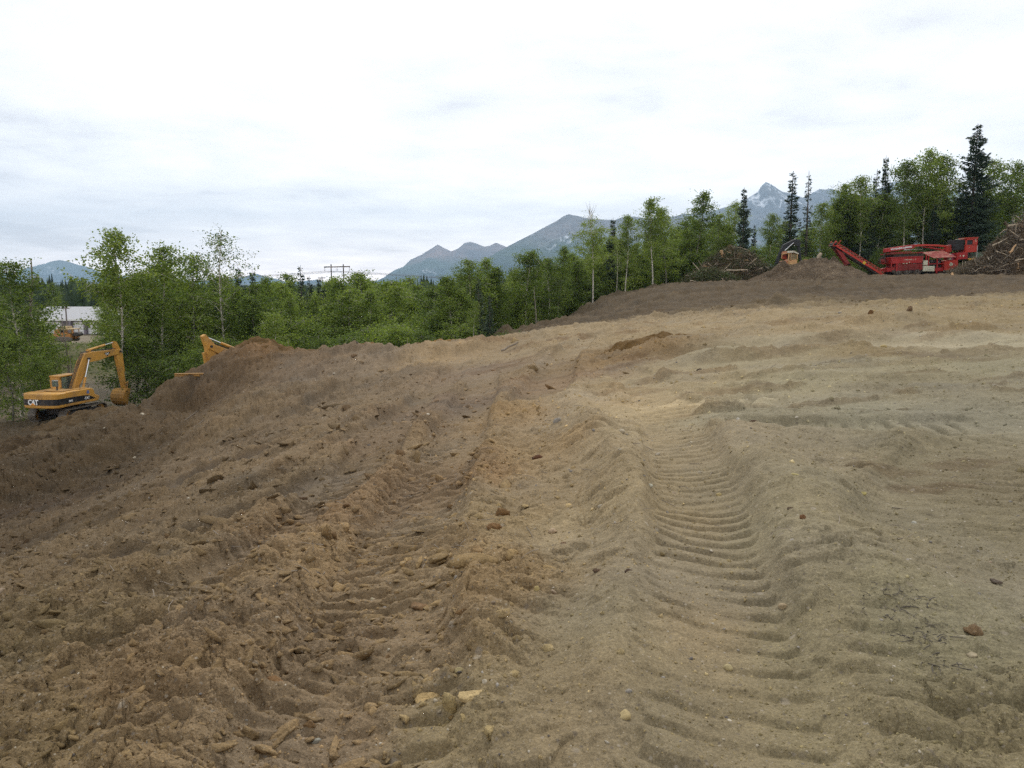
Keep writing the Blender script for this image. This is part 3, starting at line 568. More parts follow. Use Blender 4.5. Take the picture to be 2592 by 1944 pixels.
M_BIRCH = leaf_material('birch_leaf', [(.055, .088, .022), (.115, .170, .036), (.185, .250, .052), (.26, .325, .080)], .45)
M_SPRUCE = leaf_material('spruce_needle', [(.022, .042, .028), (.045, .075, .042), (.075, .108, .058)], .08)
M_TWIG = simple('twig', (.17, .14, .115), .9)
def bark():
    m, N, L = mat_new('birch_bark'); out = N.new('ShaderNodeOutputMaterial'); b = N.new('ShaderNodeBsdfPrincipled'); L.new(b.outputs[0], out.inputs[0]); b.inputs['Roughness'].default_value = .85
    tc = N.new('ShaderNodeTexCoord'); mp = N.new('ShaderNodeMapping'); mp.inputs['Scale'].default_value = (2.5, 2.5, 7); L.new(tc.outputs['Object'], mp.inputs[0])
    n = N.new('ShaderNodeTexNoise'); n.inputs['Scale'].default_value = 1.0; n.inputs['Detail'].default_value = 6; n.inputs['Roughness'].default_value = .7; L.new(mp.outputs[0], n.inputs['Vector'])
    r = N.new('ShaderNodeValToRGB'); L.new(n.outputs['Fac'], r.inputs[0]); e = r.color_ramp.elements
    e[0].position = .36; e[0].color = (.06, .05, .045, 1); e[1].position = .62; e[1].color = (.66, .62, .54, 1); x = e.new(.46); x.color = (.42, .38, .32, 1)
    L.new(r.outputs[0], b.inputs['Base Color']); return m
M_BARK = bark(); M_BARK2 = simple('shaded_bark', (.20, .185, .155), .9, var=.35, scale=4); M_SBARK = simple('spruce_bark', (.10, .085, .07), .95, var=.3)

class Geo:
    def __init__(s): s.V = []; s.F = []; s.n = 0
    def tube(s, pts, rad, k=6):
        pts = [Vector(p) for p in pts]; rings = []
        for i, p in enumerate(pts):
            d = (pts[min(i+1, len(pts)-1)]-pts[max(i-1, 0)]).normalized(); u = d.orthogonal().normalized(); w = d.cross(u)
            rings.append([p+(u*math.cos(2*math.pi*j/k)+w*math.sin(2*math.pi*j/k))*rad[i] for j in range(k)])
        # keep the rings from twisting
        for i in range(1, len(rings)):
            best = min(range(k), key=lambda q: sum((rings[i][(j+q) % k]-rings[i-1][j]).length_squared for j in range(k))); rings[i] = rings[i][best:]+rings[i][:best]
        b = s.n
        for r_ in rings: s.V += [tuple(v) for v in r_]
        for i in range(len(rings)-1):
            for j in range(k):
                a0 = b+i*k+j; a1 = b+i*k+(j+1) % k; s.F.append((a0, a1, a1+k, a0+k))
        s.n += len(rings)*k
def leaves_mesh(name, P, size, mat, rng, tint, droop=0.0, aspect=.62, dirs=None):
    """one small diamond-shaped leaf (two triangles as a quad) at every point"""
    n = len(P); d = rng.normal(size=(n, 3)); d[:, 2] -= droop
    if dirs is not None: d = d*.45+dirs
    d /= np.linalg.norm(d, axis=1, keepdims=True)
    u = np.cross(d, rng.normal(size=(n, 3))); u /= np.linalg.norm(u, axis=1, keepdims=True)
    s = (size*rng.uniform(.6, 1.35, n))[:, None]
    V = np.stack([P, P+d*s*.5+u*s*aspect*.5, P+d*s, P+d*s*.5-u*s*aspect*.5], 1).reshape(-1, 3)
    F = np.arange(4*n).reshape(n, 4); t = np.repeat(tint, 4)
    me = mesh_np(name, V, F, mat, colors={'tint': np.stack([t, t, t], 1)})
    return me

PROTO_Y = -500
def proto(name, crown, trunk):
    bpy.data.objects.remove(crown[0]) if False else None
    return crown, trunk
def make_birch(seed, Ht, wid, bare=.35, dens=1.0, n_br=34, lean=.5, size=.17, deadtop=0.0, fork=False, drape=.5):
    """returns (crown mesh, trunk mesh): trunk with limbs, and leaves gathered in sprays along the twigs"""
    rng = np.random.default_rng(seed); rd = random.Random(seed); g = Geo()
    n = 9; pts = [Vector((0, 0, -.6))]
    lx, ly = rng.normal(0, lean*.5, 2)
    for i in range(1, n+1):
        t = i/n; pts.append(Vector((lx*t*t+.12*math.sin(t*7+seed), ly*t*t+.12*math.cos(t*6+seed*2), Ht*t*.98)))
    r0 = .0055*Ht+.02; rad = [r0*1.25]+[r0*(1-.9*(i/n)**.9)+.008 for i in range(1, n+1)]
    g.tube(pts, rad, 7)
    def trunk_at(t):
        q = t*n; i = min(int(q), n-1); return pts[i].lerp(pts[i+1], q-i) if i+1 < len(pts) else pts[-1]
    P = []; T = []; twigs = []
    for b in range(n_br):
        t = bare+(1-bare)*((b+rd.random())/n_br)**.85; base = trunk_at(min(t, .985))
        env = math.sin(min(1, ((t-bare)/(1-bare))*.93+.14)*math.pi)**.7
        ln = wid*.5*env*rd.uniform(.55, 1.15)+.35; az = b*2.4+rd.uniform(-.6, .6); el = rd.uniform(.25, 1.0)+.3*t
        d = Vector((math.cos(az)*math.cos(el), math.sin(az)*math.cos(el), math.sin(el)))
        bp = [base]; k = 4
        for q in range(k):
            d2 = (d+Vector((0, 0, -drape*(q/k)**1.3*1.5))+Vector(rng.normal(0, .16, 3))).normalized(); bp.append(bp[-1]+d2*ln/k)
        rr = r0*.32*(1-t*.6); g.tube(bp, [rr, rr*.7, rr*.45, rr*.28, .006], 4)
        dead = deadtop > 0 and t > 1-deadtop
        ncl = int((7+ln*6)*dens*(0.12 if dead else 1))
        for c in range(max(ncl, 1)):
            f = rd.uniform(.25, 1.05); q = f*k; i = min(int(q), k-1); cpt = bp[i].lerp(bp[i+1], q-i)
            # a side twig with its own spray of leaves hanging from it
            sd_ = Vector((rd.uniform(-1, 1), rd.uniform(-1, 1), rd.uniform(-.7, .45))).normalized()*rd.uniform(.25, .85)*(.5+.18*wid)
            end = cpt+sd_+Vector((0, 0, -.2*drape))
            if rd.random() < (.9 if dead else .22): g.tube([cpt, cpt.lerp(end, .5)+Vector((0, 0, .05)), end], [.014, .010, .004], 3)
            nl = int(rng.poisson(12.5*(.4 if dead else 1)))
            if dead: nl = int(nl*.35)
            ff = rng.uniform(.1, 1.1, nl)[:, None]; pp = np.array(cpt)[None]+(np.array(end)-np.array(cpt))[None]*ff+rng.normal(0, .16, (nl, 3)); P.append(pp); T.append(np.full(nl, rng.uniform(.2, .8))+rng.normal(0, .12, nl))
    if deadtop:
        for b in range(16):
            base = trunk_at(rd.uniform(.7, .97)); az = rd.uniform(0, 6.28); d = Vector((math.cos(az)*.45, math.sin(az)*.45, 1)).normalized(); ln = rd.uniform(.8, 2.0)
            g.tube([base, base+d*ln*.5+Vector(rng.normal(0, .08, 3)), base+d*ln], [.03, .018, .005], 4)
    P = np.concatenate(P); T = np.clip(np.concatenate(T), 0, 1)
    cr = leaves_mesh('crown', P, size, M_BIRCH, rng, T, droop=.7)
    tr = mesh_np('trunk', g.V, g.F, M_BARK if seed in (1, 2, 4, 5, 6, 8) else M_BARK2, smooth=True)
    return cr, tr
def make_spruce(seed, Ht, wid, dens=1.0, start=.06, sparse=0.0, size=.24):
    rng = np.random.default_rng(seed); rd = random.Random(seed); g = Geo(); r0 = .011*Ht+.03
    lx = rng.normal(0, .12); pts = [Vector((lx*(i/8)**2, 0, Ht*i/8)) for i in range(9)]; pts[0].z = -.6
    g.tube(pts, [r0*1.2]+[r0*(1-.93*i/8)+.006 for i in range(1, 9)], 7)
    P = []; D = []; T = []; z = Ht*start; gap = .30 if Ht > 10 else .22
    while z < Ht*.985:
        t = z/Ht; env = (1-t)**.85*(.75+.25*math.sin(z*2.1+seed))*(1 if t > .18 else .7+.3*t/.18)
        nb = rd.randint(4, 6) if t < .9 else 3
        for b in range(nb):
            if rd.random() < sparse: continue
            az = rd.uniform(0, 6.28); ln = max(wid*.5*env*rd.uniform(.6, 1.2), .22); up = -.25+.75*t+rd.uniform(-.12, .12)
            base = Vector((lx*t*t, 0, z)); o = Vector((math.cos(az), math.sin(az), up)).normalized()
            tip = base+o*ln+Vector((0, 0, .10*ln)); mid = base.lerp(tip, .55)+Vector((0, 0, -.10*ln))
            g.tube([base, mid, tip], [.03*(1-t)+.012, .014, .005], 3)
            nl = int((10+44*ln)*dens*(1.15-.4*t))
            f = rng.uniform(.12, 1.03, nl); b0, b1, b2 = map(np.array, (base, mid, tip)); ctr = ((1-f)**2)[:, None]*b0+(2*f*(1-f))[:, None]*b1+(f**2)[:, None]*b2
            side = np.array([-math.sin(az), math.cos(az), 0]); w = (.36*ln*np.sin(np.clip(f*.85+.15, 0, 1)*np.pi)**.8+.06)
            s_ = rng.uniform(-1, 1, nl); pp = ctr+side*(s_*w)[:, None]+np.array([0, 0, -1])*(np.abs(rng.normal(0, .09, nl))+.15*np.abs(s_)*w)[:, None]
            dd = np.array(o)[None]*.7+side*(s_*.9)[:, None]+np.array([0, 0, -.25]); P.append(pp); D.append(dd); T.append(np.full(nl, rng.uniform(.15, .85))+rng.normal(0, .1, nl)+.25*(f-.5))
        z += gap*rd.uniform(.7, 1.3)
    P = np.concatenate(P); D = np.concatenate(D); T = np.clip(np.concatenate(T), 0, 1)
    cr = leaves_mesh('crown', P, size, M_SPRUCE, rng, T, dirs=D, aspect=.42)
    tr = mesh_np('trunk', g.V, g.F, M_SBARK, smooth=True); return cr, tr
def make_snag(seed, Ht):
    rng = np.random.default_rng(seed); rd = random.Random(seed); g = Geo(); pts = [Vector((.25*math.sin(i*.7+seed)*i/8, .1*i/8, Ht*i/8-.3)) for i in range(9)]
    g.tube(pts, [.10*(1-.85*i/8)+.01 for i in range(9)], 6)
    for b in range(22):
        t = rd.uniform(.35, .97); base = pts[int(t*8)]; az = rd.uniform(0, 6.28); ln = rd.uniform(.4, 1.5)*(1.2-t); d = Vector((math.cos(az), math.sin(az), rd.uniform(.2, 1))).normalized()
        e = base+d*ln; g.tube([base, base.lerp(e, .5)+Vector((0, 0, -.05)), e], [.025, .014, .005], 3)
    tr = mesh_np('trunk', g.V, g.F, simple('dead_wood', (.28, .24, .20), .9, var=.25), smooth=True); return None, tr

PR = {}
def reg(key, tup, Ht):
    cr, tr = tup; PR[key] = (cr, tr, Ht)
reg('birch_a', make_birch(1, 13, 4.6), 13); reg('birch_b', make_birch(2, 13, 5.4, bare=.28), 13); reg('birch_c', make_birch(3, 13, 3.8, bare=.22, n_br=38), 13)
reg('birch_d', make_birch(4, 13, 5.2, bare=.42, lean=1.6), 13); reg('birch_e', make_birch(5, 13, 4.2, bare=.45, dens=.62), 13)
reg('airy', make_birch(6, 13, 4.8, bare=.40, dens=.40, size=.13, n_br=40), 13)
reg('deadtop', make_birch(8, 13, 6.2, bare=.38, deadtop=.20, n_br=30), 13)
reg('bush_a', make_birch(9, 7, 5.0, bare=.04, n_br=36, size=.15), 7); reg('bush_b', make_birch(10, 7, 4.0, bare=.06, n_br=32, size=.15), 7); reg('bush_c', make_birch(14, 5, 4.6, bare=.03, n_br=30, size=.13, drape=.2), 5)
reg('spruce_a', make_spruce(21, 15, 6.2), 15); reg('spruce_b', make_spruce(22, 15, 4.8), 15); reg('spruce_c', make_spruce(23, 15, 3.7, dens=.85, sparse=.2), 15); reg('spruce_thin', make_spruce(24, 15, 2.6, dens=.5, sparse=.55), 15)
reg('spruce_big', make_spruce(25, 21, 9.6, start=.05, size=.30, dens=.9), 21)
reg('spruce_olive', make_spruce(26, 10, 3.6, dens=.55, sparse=.25), 10)
reg('snag', make_snag(31, 7), 7)
_used = set()
TREES = []
def tree(key, loc, Ht, label, cat, group=None, rz=None, wide=1.0, name=None, seed=[0]):
    seed[0] += 1; rd = random.Random(seed[0]*7+3); cr, tr, h0 = PR[key]
    nm = name or {'b': 'birch_tree', 'a': 'birch_tree', 'd': 'birch_tree', 's': 'spruce_tree'}[key[0]]
    if key.startswith('bush'): nm = 'birch_bush'
    if key == 'snag': nm = 'dead_tree'
    root = empty(nm, loc, rd.uniform(0, 6.28) if rz is None else rz); s = Ht/h0; root.scale = (s*wide, s*wide, s)
    tag(root, label, cat, group)
    for src in (cr, tr):
        if src is None: continue
        if key not in _used: c = src
        else: c = src.copy(); C.objects.link(c)
        c.parent = root
    _used.add(key); TREES.append(root); return root
def ptree(key, px, top, Y, label, group=None, wide=1.0, rz=None, sink=0.0, maxh=26, jig=0):
    """a tree whose foot stands on the ground below column px, Y metres ahead, and whose tip reaches the row top"""
    g = on_ground(px, Y); ztop = at(px, top, Y)[2]; h = min(max(ztop-g.z, 1.5), maxh)
    cat = 'spruce tree' if key.startswith('spruce') else 'bush' if key.startswith('bush') else 'dead tree' if key == 'snag' else 'birch tree'
    return tree(key, (g.x, g.y, g.z-sink), h, label, cat, group, rz, wide)
# --- trees one can single out, left to right
LEFT = [
 ('birch_b',58,655,61,'leafy green birch with bare top twigs at the left edge beside the excavator rear',1.45),
 ('snag',95,640,63,'bare grey twiggy treetop poking out of the green birch at the left edge',1.2),
 ('bush_a',30,850,58,'low green bush at the foot of the leftmost birch, touching the left edge',1.3),
 ('bush_b',110,900,57,'round green bush right behind the cab of the digger with the full body in view',1.2),
 ('birch_a',318,578,63,'tall ragged birch behind the raised arm of the left excavator, white trunk beside it',1.25),
 ('birch_b',425,615,67,'full round-topped birch standing between the two excavators',1.3),
 ('birch_c',372,690,70,'dense mid-height birch filling the gap right of the tall ragged birch',1.5),
 ('birch_e',500,640,72,'birch with a loose top just left of the tall sparse white-trunked birch',1.2),
 ('airy',570,573,69,'tall see-through birch with white trunk above the arm of the half-hidden excavator',1.15),
 ('birch_c',540,690,76,'leafy birch close behind the see-through tall birch',1.5),
 ('spruce_a',615,675,92,'dark spruce just right of the tall see-through birch',1.0),
 ('spruce_b',653,683,96,'second dark spruce right of the see-through birch, with a fine pointed tip',1.1),
 ('spruce_c',772,672,98,'slim pointed spruce left of the power line frame, tallest in the valley middle',1.1),
 ('spruce_c',793,698,101,'narrow spruce between the tallest valley spruce and the small power pole',1.0),
 ('spruce_b',817,700,104,'dark narrow spruce directly under the small power pole left of the line frame',.9),
 ('birch_b',742,690,100,'round pale green birch between two groups of spruces left of the power line frame',1.3),
 ('birch_a',855,700,118,'birch top showing between the legs of the power line frame',1.2),
 ('birch_b',918,684,104,'broad birch with a pointed top right of the power line frame',1.35),
 ('birch_e',975,709,106,'grey-green birch between the line frame and the foot of the mountain slope',1.2),
 ('spruce_thin',1006,702,100,'thin broken-topped spruce in the middle of the valley',1.3),
 ('spruce_thin',1040,700,104,'thin spruce with a tufted tip right of the broken-topped one',1.2),
 ('birch_b',1060,715,98,'low round birch right of the two thin spruces',1.3),
 ('birch_b',700,790,64,'bright green round birch with a bare white trunk just right of the red-brown dirt heap',1.35),
 ('bush_a',810,800,72,'pale green leafy birch low in the valley, left of the brown heap on the crest',1.3),
 ('birch_c',870,770,78,'light green birch in the middle of the valley below the power line frame',1.4),
 ('bush_a',890,845,60,'round yellow-green willow bush behind the crest of dirt',1.4),
 ('bush_b',952,830,62,'yellow-green bush next to the round willow bush behind the crest',1.4),
 ('bush_a',1010,825,60,'bright leafy bush behind a thin white forked trunk on the crest',1.5),
 ('bush_b',1080,835,58,'low bush at the left foot of the tall birch wood',1.3),
 ('birch_c',1000,790,74,'soft green birch in the second row behind the yellow-green bushes',1.4),
 ('snag',1031,850,52,'thin forked white dead trunk standing up from the crest of dirt',.9),
 ('snag',1120,848,52,'short crooked dead trunk at the left foot of the birch wood',.9),
 ('snag',735,855,50,'leaning bare white stick of a tree right of the red-brown dirt heap',.9),
]
for k, px, top, Y, lb, w in LEFT: ptree(k, px, top, Y, lb, wide=w)
MID = [
 ('birch_c',1155,695,64,'leftmost tall birch of the wood on the slope, dense and bright',1.7),
 ('birch_b',1192,654,68,'birch with an open top second from the left in the wood on the slope',1.35),
 ('spruce_olive',1215,700,63,'grey-green half-dead spruce in front of the left part of the birch wood',1.1),
 ('birch_e',1200,760,58,'slender birch with a straight white lower trunk on the edge of the dark strip',.9),
 ('birch_a',1231,652,72,'birch with a feathery point, left of the leaning birch',1.2),
 ('birch_c',1256,672,71,'narrow bushy birch close left of the leaning birch',1.4),
 ('spruce_olive',1240,745,61,'sparse olive spruce with drooping branches beside white birch trunks',1.1),
 ('birch_d',1330,630,76,'leaning birch whose crown bends to the left in front of the mountain',1.25),
 ('birch_b',1388,650,80,'mid-height birch between the leaning one and the tall one with bare top',1.4),
 ('birch_c',1414,620,82,'narrow birch with a light top left of the big white-trunked birch',1.2),
 ('deadtop',1501,525,85,'large birch with bright white trunk and bare top twigs on the dark strip edge',1.15),
 ('spruce_b',1547,551,96,'dark spruce right behind the large white-trunked birch',1.2),
 ('birch_a',1585,543,90,'birch with grey forked trunk right of the large white-trunked birch',1.1),
 ('airy',1562,600,88,'thin young birch with a very slim pale trunk between two larger birches',.8),
 ('birch_a',1648,498,94,'tall birch with silvery top standing before the mountain ridge',1.2),
 ('birch_c',1683,521,97,'pointed birch touching the right side of the silvery-topped one',1.3),
 ('bush_a',1400,775,76,'light green birch bush bulging out of the foot of the wood on the slope',1.2),
 ('snag',1355,720,72,'slanting white dead trunk inside the wood left of the light green bush',.8),
]
for k, px, top, Y, lb, w in MID: ptree(k, px, top, Y, lb, wide=w)
RIGHT = [
 ('birch_c',1756,481,103,'slender pointed birch left of the dark spruce beside the snowy peak',1.35),
 ('birch_b',1813,538,108,'round birch just left of the dark spruce beside the snowy peak',1.2),
 ('birch_e',1849,508,110,'open-topped birch touching the left side of the dark spruce near the snowy peak',1.2),
 ('spruce_b',1877,473,104,'dark full spruce just left of the snowy peak, above the brush pile',1.15),
 ('spruce_c',1905,568,112,'small spruce to the right of the dark full one, below the snowy peak',1.2),
 ('birch_a',1946,540,108,'birch with its top below the snowy peak, behind the log loader',1.2),
 ('spruce_c',1994,433,110,'tall spruce with a spiky top right of the snowy peak, behind the log loader',1.5),
 ('spruce_thin',2036,431,112,'half-bare thin spruce with tufts on one side, right of the snowy peak',1.2),
 ('birch_b',2071,510,112,'rounded birch right of the half-bare spruce',1.2),
 ('birch_c',2103,497,114,'birch behind the top of the red conveyor',1.3),
 ('birch_b',2133,460,115,'broad birch over the red conveyor, left of two thin dark spruces',1.2),
 ('birch_a',2172,444,112,'birch with a long pale trunk behind the middle of the red conveyor',1.2),
 ('spruce_c',2203,428,116,'left one of two thin dark spruces above the red grinder',1.1),
 ('spruce_b',2227,394,114,'taller right one of two thin dark spruces above the red grinder',.95),
 ('birch_d',2278,402,113,'birch with a top bending left above the letters of the red crane arm',1.1),
 ('birch_a',2330,376,114,'tallest birch of the right wood, left of the giant spruce',1.15),
 ('birch_b',2366,389,116,'full birch touching the right side of the tallest birch',1.1),
 ('spruce_big',2447,313,114,'giant dark spruce, the tallest tree of all, above the red operator cab',1.35),
 ('birch_b',2490,401,120,'birch hugging the right side of the giant spruce',1.3),
 ('birch_a',2551,408,116,'birch with a drooping crown near the right edge, over the root pile',1.3),
 ('birch_b',2590,432,120,'birch at the very right edge behind the root pile',1.3),
 ('birch_c',2410,520,118,'small birch at the left foot of the giant spruce',1.4),
]
for k, px, top, Y, lb, w in RIGHT: ptree(k, px, top, Y, lb, wide=w)
# --- the wood behind and between them
rdf = random.Random(5); occ = []
LAND = [(150, 'at the left edge'), (330, 'around the shop'), (400, 'behind the raised digger arm'), (480, 'between the two diggers'), (560, 'behind the half-hidden digger'), (640, 'below the see-through birch'), (720, 'behind the red-brown heap'), (800, 'left of the power frame'),
 (900, 'below the power frame'), (1000, 'right of the power frame'), (1130, 'near the foot of the slope wood'), (1230, 'at the left end of the slope wood'), (1330, 'left of the leaning birch'), (1440, 'right of the leaning birch'), (1530, 'around the large white-trunked birch'), (1620, 'right of the large white-trunked birch'),
 (1760, 'near the silvery-topped birch'), (1900, 'behind the left brush pile'), (2010, 'behind the log loader'), (2110, 'behind the chip mound'), (2230, 'behind the red conveyor'), (2330, 'behind the red grinder'), (2400, 'behind the crane mast'), (2500, 'around the giant spruce'), (9999, 'behind the towering root pile')]
def fill(n, x0, x1, Y0, Y1, tops, kinds, lb, grp, wide=1.35, sep=2.2):
    k = 0; tries = 0; tx = [t[0] for t in tops]; ty = [t[1] for t in tops]
    while k < n and tries < n*30:
        tries += 1; px = rdf.uniform(x0, x1); Y = rdf.uniform(Y0(px) if callable(Y0) else Y0, Y1(px) if callable(Y1) else Y1)
        g = on_ground(px, Y)
        if any((g.x-a_)**2+(g.y-b_)**2 < sep*sep for a_, b_ in occ): continue
        top = float(np.interp(px, tx, ty))+rdf.uniform(-24, 40); key = rdf.choice(kinds)
        hh_ = float(at(px, top, Y)[2]-g.z); y0_ = Y0(px) if callable(Y0) else Y0; y1_ = Y1(px) if callable(Y1) else Y1; kd = {'bi': 'leafy birch', 'ai': 'sparse birch', 'sp': 'dark narrow spruce', 'bu': 'leafy bush'}[key[:2]]
        lab = '%s %s in the %s %s' % ('tall' if hh_ > 12.5 else 'mid-height' if hh_ > 7 else 'small', kd, 'front row' if Y < y0_+(y1_-y0_)/3 else 'middle row' if Y < y0_+(y1_-y0_)*2/3 else 'back row', next(w_ for e_, w_ in LAND if px < e_))
        t = ptree(key, px, top, Y, lab, grp[key[:2]], wide=wide*rdf.uniform(.7, 1.2)*(.85 if key[0] == 's' else 1), maxh=21); occ.append((g.x, g.y)); k += 1
GB = 'birches filling the woods'; GS = 'spruces scattered in the woods'; GU = 'leafy bushes at the foot of the woods'
def LB(w): return {'bi': 'leafy green birch %s' % w, 'sp': 'dark narrow spruce %s' % w, 'bu': 'low leafy green bush %s' % w, 'ai': 'sparse birch %s' % w}
GR_ = {'bi': GB, 'sp': GS, 'bu': GU, 'ai': GB}
B = ['birch_b', 'birch_c', 'birch_b', 'birch_c', 'birch_a']
edgeY = lambda px: float(np.interp(px, [1130,1190,1250,1313,1398,1458,1493,1588,1667,1746,1850,2000,2600], [60,60,69,77,85,89,92,96,100,102,106,109,112]))
# left wood between and behind the excavators
fill(17, 340, 680, 68, 92, [(340,700),(420,680),(500,700),(560,700),(680,720)], B, LB('in the dense wood behind the two excavators'), GR_, 1.5)
fill(8, 330, 660, 60, 70, [(330,880),(480,860),(600,850),(660,850)], ['bush_a','bush_b','bush_c'], LB('in the dark undergrowth behind the excavators'), GR_, 1.4, 1.6)
# the valley
fill(60, 640, 1160, 72, 125, [(640,728),(760,735),(900,718),(1000,722),(1100,722),(1160,705)], B+['spruce_b','spruce_c','birch_b'], LB('among the many in the valley beyond the crest of dirt'), GR_, 1.45, 2.6)
fill(15, 640, 1130, 62, 82, [(640,850),(760,840),(900,840),(1000,840),(1130,810)], ['bush_a','bush_b','bush_a'], LB('low in the valley just beyond the crest of dirt'), GR_, 1.5, 2)
# wood along the dark strip
fill(70, 1140, 1760, lambda p: edgeY(p)+2, lambda p: edgeY(p)+16, [(1140,722),(1190,705),(1260,700),(1340,685),(1400,672),(1480,650),(1540,630),(1600,615),(1700,585),(1760,570)], B+['birch_c','birch_e','birch_b','spruce_b'], LB('in the wood along the upper edge of the dark strip'), GR_, 1.5, 1.9)
fill(30, 1140, 1760, lambda p: edgeY(p)+.5, lambda p: edgeY(p)+7, [(1140,810),(1300,770),(1400,745),(1500,715),(1600,690),(1760,650)], ['bush_a','bush_b','bush_c','bush_b'], LB('under the birches along the upper edge of the dark strip'), GR_, 1.5, 1.6)
# right wood
fill(52, 1750, 2640, lambda p: edgeY(p)+1, lambda p: edgeY(p)+20, [(1750,560),(1830,570),(1900,600),(1960,580),(2050,560),(2130,520),(2250,500),(2330,470),(2380,500),(2420,560),(2480,480),(2640,480)], B+['spruce_b','birch_c','spruce_a'], LB('in the tall wood behind the brush piles and red machine'), GR_, 1.5, 2)
fill(34, 1740, 2640, lambda p: edgeY(p)-3, lambda p: edgeY(p)+4, [(1740,660),(1900,650),(2100,650),(2300,640),(2640,620)], ['bush_a','bush_b','bush_c'], LB('along the foot of the tall wood at the right'), GR_, 1.5, 1.6)
# left, beyond the shop building
fill(20, -120, 330, 195, 240, [(-120,735),(60,735),(150,715),(330,715)], ['birch_a','birch_c','spruce_a','spruce_b','birch_b'], LB('in the row behind the grey roofed shop'), GR_, 1.6, 4)
fill(8, -80, 110, 62, 90, [(-80,770),(60,760),(140,830)], ['birch_b','bush_a','birch_c'], LB('crowding the left edge beyond the excavator'), GR_, 1.5, 2.4)
fill(2, 270, 345, 74, 100, [(255,760),(345,740)], ['birch_b','birch_c'], LB('behind the raised digger arm'), GR_, 1.3, 2)

def far_forest():
    """the wooded plain that runs to the mountains: nobody could count it"""
    rng = np.random.default_rng(3); n = 26000
    Y = 1/rng.uniform(1/2600, 1/150, n)**1.0; Y = np.exp(rng.uniform(math.log(135), math.log(2600), n)); X = Y*rng.uniform(-.85, .85, n)
    keep = ~((X < -20) & (Y < 260) & (X > -150) & (Y < 205)) & ~((X > 25) & (Y < 190)); X, Y = X[keep], Y[keep]; n = len(X)
    Z = base_h(X, Y); hgt = rng.uniform(8, 14, n)*(1+.25*gn(X*.01, Y*.01, 4)); wd = rng.uniform(2.5, 5.5, n)*(1+Y/1200); k = 6; con = rng.random(n) < .45
    V = []; F = []; T = []
    lev = [(.05, .75), (.35, 1.0), (.62, .8), (.85, .42), (1., .03)]
    VV = np.zeros((n, len(lev)*k, 3)); 
    for li, (zf, rf) in enumerate(lev):
        rf2 = np.where(con, (1-zf)*.75+.03, rf)
        for j in range(k):
            a_ = 2*np.pi*j/k+rng.uniform(-.4, .4, n); r_ = wd*.5*rf2*rng.uniform(.65, 1.3, n)
            VV[:, li*k+j, 0] = X+np.cos(a_)*r_; VV[:, li*k+j, 1] = Y+np.sin(a_)*r_; VV[:, li*k+j, 2] = Z-.5+hgt*zf+rng.normal(0, .35, n)
    f = []
    for li in range(len(lev)-1):
        for j in range(k):
            a0 = li*k+j; a1 = li*k+(j+1) % k; f.append((a0, a1, a1+k, a0+k))
    f = np.array(f); FF = (f[None]+(np.arange(n)*len(lev)*k)[:, None, None]).reshape(-1, 4)
    t = np.where(con, rng.uniform(0, .25, n), rng.uniform(.2, .75, n)); T = np.repeat(t, len(lev)*k)
    m = leaf_material('far_wood', [(.018, .034, .018), (.032, .058, .020), (.050, .085, .024)], .1)
    o = mesh_np('far_forest', VV.reshape(-1, 3), FF, m, colors={'tint': np.stack([T]*3, 1)})
    tag(o, 'dark green wooded plain reaching to the foot of the mountains', 'forest', kind='stuff')
far_forest()
for k_, (cr, tr, h_) in PR.items():
    if k_ not in _used:
        for o in (cr, tr):
            if o: bpy.data.objects.remove(o)
# ---------------------------------------------------------------- loose clods, stones and grit
def ico(sub):
    bm = bmesh.new(); bmesh.ops.create_icosphere(bm, subdivisions=sub, radius=1)
    V = np.array([v.co[:] for v in bm.verts]); F = np.array([[v.index for v in f.verts] for f in bm.faces]); bm.free(); return V, F
def lump_variants(n, sub, rough, seed, facet=.0):
    V0, F = ico(sub); rng = np.random.default_rng(seed); out = []
    for i in range(n):
        V = V0.copy(); q = np.ones(len(V))
        for o in range(3):
            dvec = rng.normal(size=(3, 3)); f = 1.3*2**o; ph = rng.uniform(0, 6.3, 3)
            q += rough/(1.6**o)*(np.sin(V@dvec[0]*f+ph[0])*np.sin(V@dvec[1]*f+ph[1]))
        V = V*q[:, None]
        for _ in range(int(facet)):      # broken faces
            nrm = rng.normal(size=3); nrm /= np.linalg.norm(nrm); c = rng.uniform(.45, .8); dd = V@nrm-c; m = dd > 0; V[m] -= np.outer(dd[m], nrm)
        out.append(V*np.array([1, rng.uniform(.65, 1), rng.uniform(.45, .85)]))
    return out, F
def rotm(rng, n, flat=.35):
    a = rng.uniform(0, 2*np.pi, n); b = rng.normal(0, flat, n); c = rng.normal(0, flat, n)
    ca, sa, cb, sb, cc, sc2 = np.cos(a), np.sin(a), np.cos(b), np.sin(b), np.cos(c), np.sin(c); z = np.zeros(n); o = np.ones(n)
    A = np.stack([ca, -sa, z, sa, ca, z, z, z, o], 1).reshape(n, 3, 3); B_ = np.stack([cb, z, sb, z, o, z, -sb, z, cb], 1).reshape(n, 3, 3); D_ = np.stack([o, z, z, z, cc, -sc2, z, sc2, cc], 1).reshape(n, 3, 3)
    return A@B_@D_
